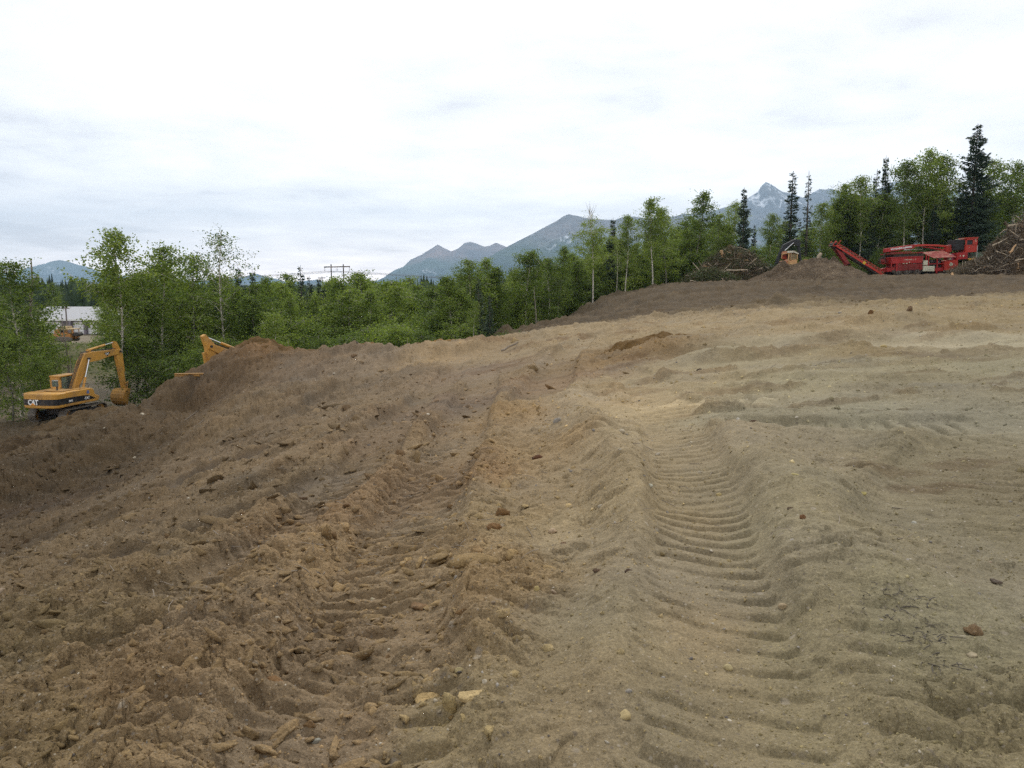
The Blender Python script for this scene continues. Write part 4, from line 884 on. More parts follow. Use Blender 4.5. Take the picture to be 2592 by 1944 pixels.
def scatter(name, X, Y, size, variants, F, col, mat, rng, sink=.35, label=None, cat=None, smooth=False):
    n = len(X); Z = Hv(X, Y); vi = rng.integers(0, len(variants), n); Rm = rotm(rng, n); VV = np.array(variants)[vi]*size[:, None, None]
    VV = np.einsum('nij,nkj->nki', Rm, VV); VV[:, :, 0] += X[:, None]; VV[:, :, 1] += Y[:, None]; VV[:, :, 2] += (Z+size*(.5-sink))[:, None]
    nv = VV.shape[1]; FF = (F[None]+(np.arange(n)*nv)[:, None, None]).reshape(-1, 3); CC = np.repeat(col, nv, 0)
    o = mesh_np(name, VV.reshape(-1, 3), FF, mat, smooth=smooth, colors={'soil': CC, 'rough': np.full((len(CC), 3), .5)})
    tag(o, label, cat, kind='stuff'); return o
def clods():
    rng = np.random.default_rng(12)
    n = 60000; Y = np.exp(rng.uniform(math.log(1.9), math.log(48), n)); X = Y*rng.uniform(-.80, .80, n)
    S = soil(X, Y); rg = S[:, 3]+.45*fbm(X*.8, Y*.8, 3, 61)+.25*fbm(X*3, Y*3, 2, 62)
    keep = rng.random(n) < np.clip((rg-.42)*.95, .02, .75)**1.7; X, Y, S, rg = X[keep], Y[keep], S[keep], rg[keep]; n = len(X)
    size = (.0026*Y**.82+.0032)*np.exp(rng.normal(0, .62, n))*(.55+.6*np.clip(rg, 0, 1.2)); size = np.minimum(size, .04+.004*Y)
    var, F = lump_variants(24, 2, .38, 5, 7); big = size/(Y) > .0035
    var1, F1 = lump_variants(24, 1, .42, 6, 5)
    lum = rng.uniform(.85, 1.5, (n, 1)); col = S[:, :3]*lum*np.where(rng.random((n, 1)) < .12, [[.62, .55, .5]], [[1., 1, 1]])
    scatter('dirt_clods', X[~big], Y[~big], size[~big], var1, F1, col[~big], M_SOIL, rng, .60, 'small crumbs and clods of brown earth strewn over the churned ground', 'clods')
    scatter('dirt_lumps', X[big], Y[big], size[big], var, F, col[big], M_SOIL, rng, .60, 'larger broken lumps of brown earth lying on the churned ground', 'clods', smooth=False)
    # flat torn flakes of mud along the left track and the rough left half
    n = 4500; Y = np.exp(rng.uniform(math.log(2.1), math.log(26), n)); X = Y*rng.uniform(-.7, .25, n); S = soil(X, Y)
    keep = rng.random(n) < np.clip((S[:, 3]+.5*fbm(X, Y, 3, 77)-.6)*2.2, 0, 1); X, Y, S = X[keep], Y[keep], S[keep]; n = len(X)
    size = (.009*Y**.75+.008)*np.exp(rng.normal(0, .45, n)); v2 = [v*np.array([1.25, .75, .38]) for v in var]
    scatter('mud_flakes', X, Y, size, v2, F, S[:, :3]*rng.uniform(.8, 1.35, (n, 1)), M_SOIL, rng, .58, 'torn flat flakes of dark mud along the left hand track', 'mud flakes')
    # fine crumbs and grit nearly everywhere
    n = 130000; Y = np.exp(rng.uniform(math.log(1.9), math.log(50), n)); X = Y*rng.uniform(-.72, .72, n); keep = rng.random(n) < np.clip(.55+.9*fbm(X*.9, Y*.9, 3, 63)+.6*fbm(X*4, Y*4, 2, 64), .08, 1)*np.where(Y < 14, 1, .55)*np.clip(.25+soil(X, Y)[:, 3]*.9, 0, 1); X, Y = X[keep], Y[keep]; n = len(X); S = soil(X, Y)
    size = (.0008*Y+.0012)*np.exp(rng.normal(0, .48, n)); lum = np.exp(rng.normal(.20, .26, (n, 1))); oV = np.array([(1, 0, 0), (-1, 0, 0), (0, 1, 0), (0, -1, 0), (0, 0, 1), (0, 0, -1.)]); oF = np.array([(0, 2, 4), (2, 1, 4), (1, 3, 4), (3, 0, 4), (2, 0, 5), (1, 2, 5), (3, 1, 5), (0, 3, 5)]); oct_ = [oV*rng.uniform(.6, 1.15, (6, 1))+rng.normal(0, .12, (6, 3)) for _ in range(16)]
    scatter('soil_crumbs', X, Y, size, oct_, oF, S[:, :3]*lum, M_SOIL, rng, .60, 'fine crumbs of soil and grit over the sandy ground', 'crumbs')
    # pebbles
    n = 1900; Y = np.exp(rng.uniform(math.log(1.9), math.log(45), n)); X = Y*rng.uniform(-.75, .75, n)
    size = (.0013*Y**.85+.0018)*np.exp(rng.normal(0, .5, n)); v3, F3 = lump_variants(12, 2, .12, 8, 3)
    pal = np.array([(.34, .29, .21), (.27, .24, .20), (.40, .35, .27), (.18, .16, .14), (.28, .21, .14), (.10, .085, .075)]); c = pal[rng.integers(0, 6, n)]*rng.uniform(.8, 1.2, (n, 1))
    m = simple('pebble', (1, 1, 1), .8); 
    scatter('pebbles', X, Y, size, v3, F3, c, M_STONE, rng, .62, 'small rounded pale pebbles strewn over the dirt', 'pebbles', smooth=True)
def stone_material():
    m, N, L = mat_new('stone'); out = N.new('ShaderNodeOutputMaterial'); b = N.new('ShaderNodeBsdfPrincipled'); L.new(b.outputs[0], out.inputs[0]); b.inputs['Roughness'].default_value = .8; b.inputs['Specular IOR Level'].default_value = .25
    ca = N.new('ShaderNodeVertexColor'); ca.layer_name = 'soil'; tc = N.new('ShaderNodeTexCoord'); n = N.new('ShaderNodeTexNoise'); n.inputs['Scale'].default_value = 40; n.inputs['Detail'].default_value = 5; L.new(tc.outputs['Object'], n.inputs['Vector'])
    mr = N.new('ShaderNodeMapRange'); L.new(n.outputs['Fac'], mr.inputs[0]); mr.inputs[1].default_value = .3; mr.inputs[2].default_value = .7; mr.inputs[3].default_value = .78; mr.inputs[4].default_value = 1.18
    vm = N.new('ShaderNodeVectorMath'); vm.operation = 'SCALE'; L.new(ca.outputs['Color'], vm.inputs[0]); L.new(mr.outputs[0], vm.inputs['Scale']); L.new(vm.outputs[0], b.inputs['Base Color'])
    bp = N.new('ShaderNodeBump'); bp.inputs['Strength'].default_value = .4; bp.inputs['Distance'].default_value = .006; L.new(n.outputs['Fac'], bp.inputs['Height']); L.new(bp.outputs[0], b.inputs['Normal'])
    return m
M_STONE = stone_material()
clods()
def rock(kind, px, py, wpx, col, label, cat, aspect=(1, .8, .65), seed=0, group=None):
    """one stone or clod one can point at; wpx is its width in photograph pixels"""
    x, y = hit(px, py); Yd = y; rng = np.random.default_rng(seed+100); size = wpx/FPX*y/CP*.5
    soft = kind == 'stone'; var, F = lump_variants(1, 3, .10 if soft else .24, seed, 2 if soft else 5)
    V = var[0]/np.abs(var[0]).max(0)*np.array(aspect)*size; a_ = rng.uniform(-.5, .5); c_, s_ = math.cos(a_), math.sin(a_); V = V@np.array([[c_, -s_, 0], [s_, c_, 0], [0, 0, 1]]).T
    if not soft: V = V*(1+.10*np.sin(V[:, :1]*37/size*.3+seed)*np.cos(V[:, 2:]*29/size*.3))
    z = H(x, y); col = tuple(v*.93 for v in col) if soft else tuple(min(v*1.12+6, 255) for v in col); C3 = np.tile(np.array(_lin(col)), (len(V), 1))
    o = mesh_np('stone' if soft else 'dirt_clod', V, F, M_STONE if soft else M_SOIL, smooth=soft, colors={'soil': C3, 'rough': C3*0+.5}); o.location = (x, y, z+size*aspect[2]*.18); tag(o, label, cat, group); return o
ROCKS = [
 ('stone',1577,1864,42,(176,156,112),'largest pale rounded stone near the bottom edge, right of centre',(1,.9,.8)),
 ('stone',1981,1562,26,(170,150,118),'pale round stone in the right hand track, above a cleat mark',(1,.9,.75)),
 ('stone',1843,1692,26,(176,160,118),'pale oval stone in the lower part of the right hand track',(1,.8,.75)),
 ('stone',1602,1652,20,(160,146,116),'small pale stone on the left bank of the right hand track near the bottom',(1,.8,.8)),
 ('stone',1401,1349,30,(176,152,122),'pale angular stone in the middle of the crumbled centre patch',(1,.7,.6)),
 ('stone',1358,1540,20,(176,156,104),'upright yellowish stone left of the two dark clods',(.8,.7,1.1)),
 ('stone',1162,1726,28,(166,150,108),'pale stone lying on a cracked slab at the bottom centre',(1,.7,.6)),
 ('stone',1573,1148,16,(190,176,150),'small whitish stone on the left lip of the right hand track',(1,.8,.8)),
 ('stone',1866,1116,12,(196,188,172),'tiny white stone on the flat ground right of the track',(.8,.8,1)),
 ('stone',2265,1081,15,(188,184,176),'squarish white stone on the grey ground to the right',(1,.8,.7)),
 ('stone',2184,1268,20,(180,166,108),'yellowish oval stone on the slope right of the middle berm',(1,.7,.6)),
 ('stone',2007,1297,22,(176,162,110),'flat yellowish stone on the crest of the middle berm',(1,.7,.5)),
 ('stone',2315,1304,14,(190,186,172),'small white angular stone right of the yellowish oval one',(1,.8,.8)),
 ('stone',1820,1256,16,(182,162,112),'round tan stone at the upper part of the right hand track',(1,.9,.8)),
 ('stone',1645,1279,16,(186,180,158),'pale grey pebble between the centre patch and the track',(1,.8,.8)),
 ('stone',2237,875,18,(172,152,104),'yellowish stone on the pale graded strip far right',(1,.8,.7)),
 ('stone',945,1520,16,(176,164,134),'pale round stone in the left hand track',(1,.9,.8)),
 ('stone',800,1853,28,(150,146,132),'grey white stone in the mud at the lower left of the track',(1,.8,.7)),
 ('stone',2456,1714,30,(160,146,118),'pale crumbly stone at the lower right below the big brown clod',(1,.8,.5)),
 ('stone',980,1132,22,(168,152,112),'pale flat stone left of the upper left hand track',(1,.6,.5)),
 ('stone',545,915,14,(176,160,146),'pinkish white stone on the slope below the red-brown heap',(1,.7,.8)),
 ('clod',2466,1655,54,(92,74,52),'big round brown clod alone on the sandy ground at the lower right',(1,.9,.8)),
 ('clod',1361,1175,30,(78,52,36),'dark red-brown clod above the crumbled centre patch',(1,.8,.6)),
 ('clod',762,1268,36,(66,50,34),'dark hollow-looking clod on the left beside the streaked mud',(1,.8,.8)),
 ('clod',1591,1518,24,(70,56,44),'dark clod on the sandy bank, right one of two near the track',(1,.8,.7)),
 ('clod',1511,1490,22,(76,60,46),'dark clod on the sandy bank, left one of two near the track',(1,.8,.7)),
 ('clod',2520,1508,32,(86,76,66),'grey-brown clod at the right edge above the sandy slope',(1,.8,.6)),
 ('clod',2030,1400,22,(94,66,42),'reddish clod on the berm right of the right hand track',(1,.9,.8)),
 ('clod',1998,1372,20,(72,58,42),'dark clod just above the reddish one on the berm',(1,.9,.8)),
 ('clod',1250,1365,44,(104,78,50),'brown angular clod at the upper left of the crumbled centre patch',(1,.7,.6)),
 ('clod',1210,1435,50,(120,98,68),'large broken lump in the crumbled centre patch',(1,.8,.9)),
 ('clod',1268,1325,50,(100,76,48),'long tilted slab of earth standing at the top of the centre patch',(1,.45,.7)),
 ('clod',1425,1385,24,(84,64,48),'dark purple-brown round clod in the centre patch',(1,.9,.8)),
 ('clod',2300,808,22,(84,66,46),'dark mossy clod standing on the far sand bank',(1,.8,1.0)),
 ('clod',2202,812,20,(86,62,36),'brown clod left of the dark mossy one on the far sand bank',(1,.8,.9)),
 ('clod',1905,1116,22,(66,50,38),'small dark flat clod beside a tiny white stone',(1,.7,.4)),
 ('clod',1772,932,18,(62,50,38),'black-brown block of earth on the grey flat beyond the track',(1,.8,.7)),
 ('clod',880,1035,30,(100,82,60),'grey-brown lump left of the upper end of the left hand track',(1,.8,.7)),
 ('clod',420,1610,60,(100,80,56),'wide brown clump of mud at the lower left',(1,.7,.5)),
 ('clod',700,1760,60,(104,78,50),'wide orange-brown clump of clay left of the lower left hand track',(1,.8,.55)),
 ('clod',1085,1760,80,(140,118,80),'big cracked tan slab beside the left hand track at the bottom',(1,.7,.3)),
 ('clod',1200,1790,95,(150,130,92),'broad pale cracked slab at the bottom centre',(1,.7,.25)),
 ('clod',1060,1540,46,(104,82,58),'brown lump on the ridge between the two tracks',(1,.8,.6)),
]
for i, (k, px, py, w_, c_, lb, asp) in enumerate(ROCKS): rock(k, px, py, w_, c_, lb, 'stone' if k == 'stone' else 'clod of earth', asp, i, 'stones lying on the dirt' if k == 'stone' else 'big clods of earth')
# ---------------------------------------------------------------- building blocks for the machines
class MB:
    def __init__(s): s.bm = bmesh.new()
    def box(s, c, size, rot=None):
        m = Matrix.Translation(c)@(Euler(rot).to_matrix().to_4x4() if rot else Matrix())@Matrix.Diagonal((*size, 1)); bmesh.ops.create_cube(s.bm, size=1, matrix=m); return s
    def span(s, a, b): return s.box([(a[i]+b[i])/2 for i in range(3)], [abs(b[i]-a[i]) for i in range(3)])
    def prism(s, poly, y0, y1):
        """polygon in x,z extruded from y0 to y1"""
        A = [s.bm.verts.new((p[0], y0, p[1])) for p in poly]; B_ = [s.bm.verts.new((p[0], y1, p[1])) for p in poly]; n = len(poly)
        s.bm.faces.new(A); s.bm.faces.new(B_[::-1])
        for i in range(n): s.bm.faces.new((A[i], B_[i], B_[(i+1) % n], A[(i+1) % n]))
        return s
    def prism_z(s, poly, z0, z1):
        A = [s.bm.verts.new((p[0], p[1], z0)) for p in poly]; B_ = [s.bm.verts.new((p[0], p[1], z1)) for p in poly]; n = len(poly)
        s.bm.faces.new(A); s.bm.faces.new(B_[::-1])
        for i in range(n): s.bm.faces.new((A[i], B_[i], B_[(i+1) % n], A[(i+1) % n]))
        return s
    def rod(s, a, b, r, k=10, r2=None):
        a, b = Vector(a), Vector(b); d = b-a; q = d.to_track_quat('Z', 'Y').to_matrix().to_4x4()
        bmesh.ops.create_cone(s.bm, cap_ends=True, segments=k, radius1=r, radius2=r if r2 is None else r2, depth=d.length, matrix=Matrix.Translation((a+b)/2)@q); return s
    def wire(s, pts, r, k=6):
        for a, b in zip(pts, pts[1:]): s.rod(a, b, r, k)
        return s
    def build(s, name, mat, parent=None, bevel=0.0, smooth=False, seg=2):
        bmesh.ops.recalc_face_normals(s.bm, faces=s.bm.faces)
        if bevel: bmesh.ops.bevel(s.bm, geom=[e for e in s.bm.edges if e.is_manifold and e.calc_face_angle(0) > .5], offset=bevel, segments=seg, affect='EDGES', profile=.5, clamp_overlap=True)
        me = bpy.data.meshes.new(name); s.bm.to_mesh(me); s.bm.free(); me.materials.append(mat)
        if smooth:
            for p in me.polygons: p.use_smooth = True
        o = bpy.data.objects.new(name, me); C.objects.link(o)
        if parent: o.parent = parent
        return o
def lettering(text, size, mat, parent, origin, xdir, zdir, depth=.02, name='lettering', bold=0.0, squeeze=1.0, shear=0.0):
    """solid letters standing on a surface; origin is the lower left corner of the first letter"""
    cu = bpy.data.curves.new(name, 'FONT'); cu.body = text; cu.size = size; cu.extrude = depth/2; cu.offset = bold; cu.shear = shear; cu.resolution_u = 3
    t = bpy.data.objects.new(name, cu); me = bpy.data.meshes.new_from_object(t.evaluated_get(bpy.context.evaluated_depsgraph_get())) if False else t.to_mesh().copy()
    bpy.data.objects.remove(t)
    X = Vector(xdir).normalized(); Z = Vector(zdir).normalized(); Nn = X.cross(Z)
    for v in me.vertices:
        c = v.co.copy(); v.co = Vector(origin)+X*c.x*squeeze+Z*c.y+Nn*c.z
    me.name = name; me.materials.clear(); me.materials.append(mat); o = bpy.data.objects.new(name, me); C.objects.link(o); o.parent = parent; return o
YEL = simple('machine_yellow', (.56, .29, .055), .5, var=.10, scale=2.5, dirt=.55, dirtcol=(.22, .13, .06))
YEL2 = simple('machine_yellow_dirty', (.47, .24, .045), .6, var=.18, scale=3.5, dirt=1.0, dirtcol=(.13, .085, .045))
BLK = simple('black_paint', (.015, .015, .017), .45, dirt=.3, scale=3); WHT = simple('white_decal', (.80, .80, .78), .5, var=.05); ORG = simple('orange_decal', (.75, .30, .04), .5)
STL = simple('track_steel', (.15, .135, .115), .55, metal=.4, var=.35, scale=8, dirt=.8); CHR = simple('chrome_rod', (.75, .75, .76), .18, metal=.95, var=.03)
DRK = simple('dark_steel', (.035, .032, .030), .7, var=.3, dirt=.6); RUB = simple('rubber', (.022, .021, .020), .85, var=.3, dirt=.8)
BLUE = simple('blue_decal', (.12, .16, .32), .5)
def glass():
    m, N, L = mat_new('cab_glass'); out = N.new('ShaderNodeOutputMaterial'); b = N.new('ShaderNodeBsdfPrincipled'); b.inputs['Base Color'].default_value = (.62, .72, .66, 1)
    b.inputs['Roughness'].default_value = .06; b.inputs['Transmission Weight'].default_value = .82; b.inputs['IOR'].default_value = 1.05; b.inputs['Specular IOR Level'].default_value = .9; L.new(b.outputs[0], out.inputs[0]); return m
GLS = glass()

def cylinder(parent, a, b, r, frac=.58, name='hydraulic_cylinder'):
    a, b = Vector(a), Vector(b); m = a.lerp(b, frac); o = MB().rod(a, m, r, 14).rod(a-(b-a).normalized()*.06, a+(b-a).normalized()*.02, r*1.25, 12).build(name, YEL, parent)
    MB().rod(m-(b-a).normalized()*.05, b, r*.5, 10).build('piston_rod', CHR, o); return o
def track_frame(root, y, L_=4.1, h=.92, w=.6):
    """one crawler: shoes, idlers and rollers"""
    r = h/2; g = MB(); n = 44; per = 2*(L_-2*r)+2*math.pi*r
    for i in range(n):
        s_ = per*i/n; st = L_-2*r
        if s_ < st: p = (-st/2+s_, 0); a_ = 0; q = Vector((p[0], y, h-.03))
        elif s_ < st+math.pi*r: t = (s_-st)/r; q = Vector((st/2+math.sin(t)*(r-.03), y, r+math.cos(t)*(r-.03))); a_ = t
        elif s_ < 2*st+math.pi*r: q = Vector((st/2-(s_-st-math.pi*r), y, .03)); a_ = math.pi
        else: t = (s_-2*st-math.pi*r)/r+math.pi; q = Vector((-st/2+math.sin(t)*(r-.03), y, r+math.cos(t)*(r-.03))); a_ = t
        g.box(q, (per/n*.86, w, .045), (0, a_, 0)); nrm = Vector((math.sin(a_), 0, math.cos(a_))); g.box(q+nrm*.035, (.03, w*.98, .045), (0, a_, 0))
    tr = g.build('track', STL, root)
    MB().span((-L_/2+r, y-w*.22, .22), (L_/2-r, y+w*.22, h-.22)).build('track_frame', DRK, tr, .03)
    for sx in (-1, 1): MB().rod((sx*(L_/2-r), y-w*.16, r), (sx*(L_/2-r), y+w*.16, r), r*.78, 22).build('sprocket' if sx < 0 else 'idler', YEL2, tr, .02)
    g = MB()
    for i in range(7): x_ = -L_/2+r+.35+i*(L_-2*r-.7)/6; g.rod((x_, y-w*.3, .16), (x_, y+w*.3, .16), .09, 10)
    g.build('rollers', DRK, tr)
    return tr
def excavator(loc, rz, label, pose, tilt=(0, 0)):
    root = empty('excavator', loc, rz); root.rotation_euler = (tilt[0], tilt[1], rz); tag(root, label, 'excavator', 'yellow excavators')
    for y in (-1.19, 1.19): track_frame(root, y)
    MB().span((-1.1, -.9, .42), (1.1, .9, .88)).rod((0, 0, .85), (0, 0, 1.08), .62, 26).build('undercarriage', DRK, root, .03)
    # rear: counterweight with curved back
    arc = [(-2.15, -1.37), (-2.48, -1.30), (-2.66, -1.05), (-2.74, -.6), (-2.76, 0), (-2.74, .6), (-2.66, 1.05), (-2.48, 1.30), (-2.15, 1.37), (-1.7, 1.37), (-1.7, -1.37)]
    cw = MB().prism_z(arc, 1.10, 2.10).build('counterweight', YEL, root, .09, seg=3, smooth=False)
    off = lambda k: [(x*1+(-k if x < -2.2 else 0), y*(1+k/1.37)) for x, y in arc[:-2]]
    inner = [(x, y) for x, y in arc[:-2]]; outer = off(.012); MB().prism_z([(-1.7, -1.382)]+outer+[(-1.7, 1.382), (-1.75, 1.36)]+inner[::-1]+[(-1.75, -1.36)], 1.32, 1.72).build('black_band', BLK, cw)
    # CAT on the back, orange triangle under the A
    y0 = .82
    lettering('CAT', .47, WHT, cw, (-2.795, .68, 1.365), (0, -1, 0), (0, 0, 1), .02, bold=.02, squeeze=.84)
    MB().prism_z([(-2.80, .62), (-2.80, .34), (-2.785, .34), (-2.785, .62)], 1.335, 1.35)
    g = MB(); A_ = [g.bm.verts.new(v) for v in ((-2.80, .50, 1.335), (-2.80, .12, 1.335), (-2.80, .31, 1.50), (-2.812, .50, 1.335), (-2.812, .12, 1.335), (-2.812, .31, 1.50))]
    for f in ((0, 1, 2), (5, 4, 3), (0, 3, 4, 1), (1, 4, 5, 2), (2, 5, 3, 0)): g.bm.faces.new([A_[i] for i in f])
    g.build('orange_triangle', ORG, cw)
    # body sides and deck
    for sy, nm in ((-1, 'right_body'), (1, 'left_body')):
        poly = [(-1.72, 1.12), (1.25, 1.12), (1.42, 1.25), (1.42, 1.45), (1.0, 1.62), (.85, 2.02), (.6, 2.10), (-1.72, 2.10)] if sy < 0 else [(-1.72, 1.12), (1.35, 1.12), (1.35, 1.32), (.2, 1.32), (.2, 2.08), (-1.72, 2.08)]
        o = MB().prism(poly, sy*.45, sy*1.36).build('body_panel', YEL, root, .05)
        if sy < 0:
            MB().prism([(-1.72, 1.32), (1.05, 1.32), (.75, 1.47), (.35, 1.62), (-.2, 1.68), (-1.0, 1.70), (-1.72, 1.72)], -1.362, -1.372).build('black_band', BLK, o)
            lettering('320C', .17, WHT, o, (-1.55, -1.376, 1.42), (1, 0, 0), (0, 0, 1), .008, bold=.006); lettering('CAT', .24, WHT, o, (-.05, -1.376, 1.38), (1, 0, 0), (0, 0, 1), .008, bold=.008)
            MB().rod((.30, -1.355, 1.86), (.30, -1.372, 1.86), .13, 20).build('round_sticker', BLUE, o)
        else:
            MB().prism([(-1.72, 1.32), (.1, 1.32), (.1, 1.6), (-1.72, 1.72)], 1.362, 1.372).build('black_band', BLK, o)
    MB().span((-1.7, -.45, 1.05), (1.35, .45, 1.5)).span((-1.7, -.44, 1.5), (-.1, .44, 2.03)).build('deck', YEL2, root, .02)
    MB().span((-1.65, -.95, 2.10), (-.55, .85, 2.16)).span((-.4, -1.25, 2.09), (.5, -.6, 2.14)).span((-2.1, .2, 2.08), (-1.75, .9, 2.14)).build('engine_cover', YEL2, root, .02)
    MB().rod((-1.35, -.35, 2.12), (-1.35, -.35, 2.45), .055, 10).build('exhaust_pipe', DRK, root)
    MB().wire([(.5, -1.25, 2.1), (.5, -1.25, 2.45), (-.3, -1.25, 2.45), (-.3, -1.25, 2.1)], .018).wire([(.85, -.75, 2.0), (1.35, -.95, 1.6), (1.4, -1.3, 1.45)], .02).build('handrail', DRK, root)
    # cab on the left
    cab = MB(); x0, x1, ya, yb, z0, z1 = -.05, 1.62, .47, 1.33, 1.30, 2.93
    for (x, y) in ((x0+.05, ya+.05), (x0+.05, yb-.05), (x1-.04, ya+.04), (x1-.04, yb-.04), (.72, yb-.05)): cab.box((x, y, (z0+z1)/2), (.1, .1, z1-z0-.1))
    cab.span((x0, ya, z0), (x1, yb, z0+.16)); cab.span((x0, ya, z0), (x0+.09, yb, 2.20)); cab.span((x0, ya+.005, z0), (x1-.02, ya+.08, 2.0)); cab.span((x0, yb-.08, z0), (x1-.02, yb-.005, 1.9)); cab.span((x0, ya, 2.68), (x0+.09, yb, z1-.05)); cab.span((x0+.012, ya+.006, 2.14), (x0+.082, ya+.20, 2.72)); cab.span((x0+.012, yb-.14, 2.14), (x0+.082, yb-.006, 2.72))
    c_ = cab.build('cab', YEL, root, .02); MB().span((x0-.03, ya-.02, z1-.06), (x1+.06, yb+.02, z1+.05)).build('cab_roof', YEL, c_, .04)
    MB().span((x0+.03, ya+.2, 2.2), (x0+.045, yb-.14, 2.68)).build('rear_window', GLS, c_); MB().span((x0+.08, yb-.06, 1.9), (x1-.06, yb-.045, z1-.12)).span((x0+.1, ya+.035, 2.0), (x1-.06, ya+.05, z1-.12)).build('side_window', GLS, c_); MB().span((x1-.05, ya+.06, z0+.2), (x1-.035, yb-.06, z1-.1)).build('windscreen', GLS, c_)
    MB().span((.35, .65, 1.5), (.85, 1.15, 1.95)).span((.28, .68, 1.9), (.40, 1.12, 2.5)).build('seat', BLK, c_, .04)
    lettering('CATERPILLAR', .085, WHT, c_, (x0-.012, yb-.18, 2.615), (0, -1, 0), (0, 0, 1), .004, bold=.003)
    # front: boom, stick, bucket
    ft, bd, tip, lug, stk, bk = pose['foot'], pose['bend'], pose['tip'], pose['lug'], pose['stick'], pose['bucket']
    def V2(p): return Vector((p[0], 0, p[1]))
    w = .21; up = (V2(tip)-V2(bd)).normalized(); nu = Vector((-up.z, 0, up.x)); lo = (V2(bd)-V2(ft)).normalized(); nl = Vector((-lo.z, 0, lo.x)); mid = (nu+nl).normalized()
    F_, B_, T_ = V2(ft), V2(bd), V2(tip); top = [F_+nl*.17-lo*.1, F_.lerp(B_, .45)+nl*.36, F_.lerp(B_, .8)+nl*.42, B_+mid*.40, B_.lerp(T_, .22)+nu*.36, B_.lerp(T_, .6)+nu*.26, T_+nu*.16+up*.12]
    bot = [T_-nu*.17+up*.1, B_.lerp(T_, .65)-nu*.22, B_.lerp(T_, .3)-nu*.34, B_-mid*.36, F_.lerp(B_, .7)-nl*.34, F_.lerp(B_, .3)-nl*.22, F_-nl*.17-lo*.1]
    bo = MB().prism([(p.x, p.z) for p in top+bot], -w, w).build('boom', YEL, root, .018)
    c0 = B_.lerp(T_, .60); 
    for sy in (-1, 1):
        tri = [c0-up*.36+nu*.13, c0+up*.36+nu*.13, c0-up*.02-nu*.16]; yy = sy*(w+.003)
        g = MB(); g.prism([(p.x, p.z) for p in tri], yy, yy+sy*.006); g.build('logo_plate', BLK, bo)
        if sy < 0: lettering('CAT', .20, WHT, bo, (c0-up*.20-nu*.05).to_tuple()[:1]+(-(w+.013),)+((c0-up*.20-nu*.05).z,), up, nu, .006, bold=.006, squeeze=.85)
        else: lettering('CAT', .20, WHT, bo, ((c0+up*.18-nu*.05).x, w+.013, (c0+up*.18-nu*.05).z), -up, nu, .006, bold=.006, squeeze=.85)
    hs = MB()
    for yy in (-.10, .0, .10):
        pts = [F_+nl*.36, F_.lerp(B_, .5)+nl*.45, B_+mid*.50, B_.lerp(T_, .3)+nu*.44, B_.lerp(T_, .7)+nu*.30, T_+nu*.26, T_+nu*.2+up*.3]; hs.wire([(p.x, yy, p.z) for p in pts], .022)
    hs.build('hydraulic_hose', DRK, bo)
    for yy in (-.42, .42):
        cylinder(root, (.75, yy, 1.35), ((B_-mid*.02).x, yy*.8, (B_-mid*.02).z), .085, .52)
    MB().rod((B_.x, -.42, B_.z-.02), (B_.x, .42, B_.z-.02), .07, 14).rod((T_.x, -.3, T_.z), (T_.x, .3, T_.z), .07, 14).build('pivot_pin', DRK, bo)
    S_, L_, E_ = T_, V2(lug), V2(stk); sd = (E_-S_).normalized(); sn = Vector((-sd.z, 0, sd.x)); bk_s = 1 if (L_-S_).dot(sn) > 0 else -1
    st = MB().prism([(p.x, p.z) for p in (L_+sn*.10, L_-sn*.10-sd*.08, S_-sn*.26-sd*.12, S_-sn*.30+sd*.35, E_-sn*.12, E_+sd*.14, E_+sn*.12, S_+sn*.24+sd*.6, S_+sn*.26)], -.15, .15).build('stick', YEL, root, .015)
    cs = B_.lerp(T_, .12)+nu*.52; cylinder(root, (cs.x, 0, cs.z), (L_.x, 0, L_.z), .085, .62)
    MB().box((cs.x, 0, cs.z-.08), (.22, .24, .26)).build('cylinder_lug', YEL, bo)
    nb = -sn if pose.get('flip') else sn; c1 = S_+nb*.40+sd*.35; c2 = E_+nb*.34-sd*.45; cylinder(root, (c1.x, 0, c1.z), (c2.x, 0, c2.z), .07, .62)
    K = V2(bk); link = MB()
    for yy in (-.19, .19):
        for a_, b_ in ((c2, E_-sd*.38), (c2, E_.lerp(K, .35)+nb*.22)): link.rod((a_.x, yy, a_.z), (b_.x, yy, b_.z), .05, 8)
    link.build('bucket_link', YEL2, root)
    # bucket: an open scoop seen in side section, floor curling round to the teeth
    ax = (K-E_).normalized(); an = Vector((-ax.z, 0, ax.x))*(1 if pose.get('curl', 1) > 0 else -1); sec = []
    for i in range(9): t = i/8; a2 = math.pi*(.05+1.0*t); sec.append(E_+ax*(.62-.62*math.cos(a2))+an*(-.12+.62*math.sin(a2)*1.0))
    bu = MB(); hw = .56
    for a_, b_ in zip(sec, sec[1:]):
        d_ = (b_-a_); n_ = Vector((-d_.z, 0, d_.x)).normalized()*.025; bu.prism([((a_+n_).x, (a_+n_).z), ((b_+n_).x, (b_+n_).z), ((b_-n_).x, (b_-n_).z), ((a_-n_).x, (a_-n_).z)], -hw, hw)
    for yy in (-hw-.02, hw+.0): bu.prism([(p.x, p.z) for p in sec], yy, yy+.025)
    bk_o = bu.build('bucket', YEL2, root); g = MB(); e_ = sec[-1]; dr = (sec[-1]-sec[-2]).normalized()
    for i in range(5): g.box((e_.x+dr.x*.10, -hw+.12+i*(2*hw-.24)/4, e_.z+dr.z*.10), (.24, .10, .06), (0, -math.atan2(dr.z, dr.x), 0))
    g.build('bucket_teeth', STL, bk_o); return root

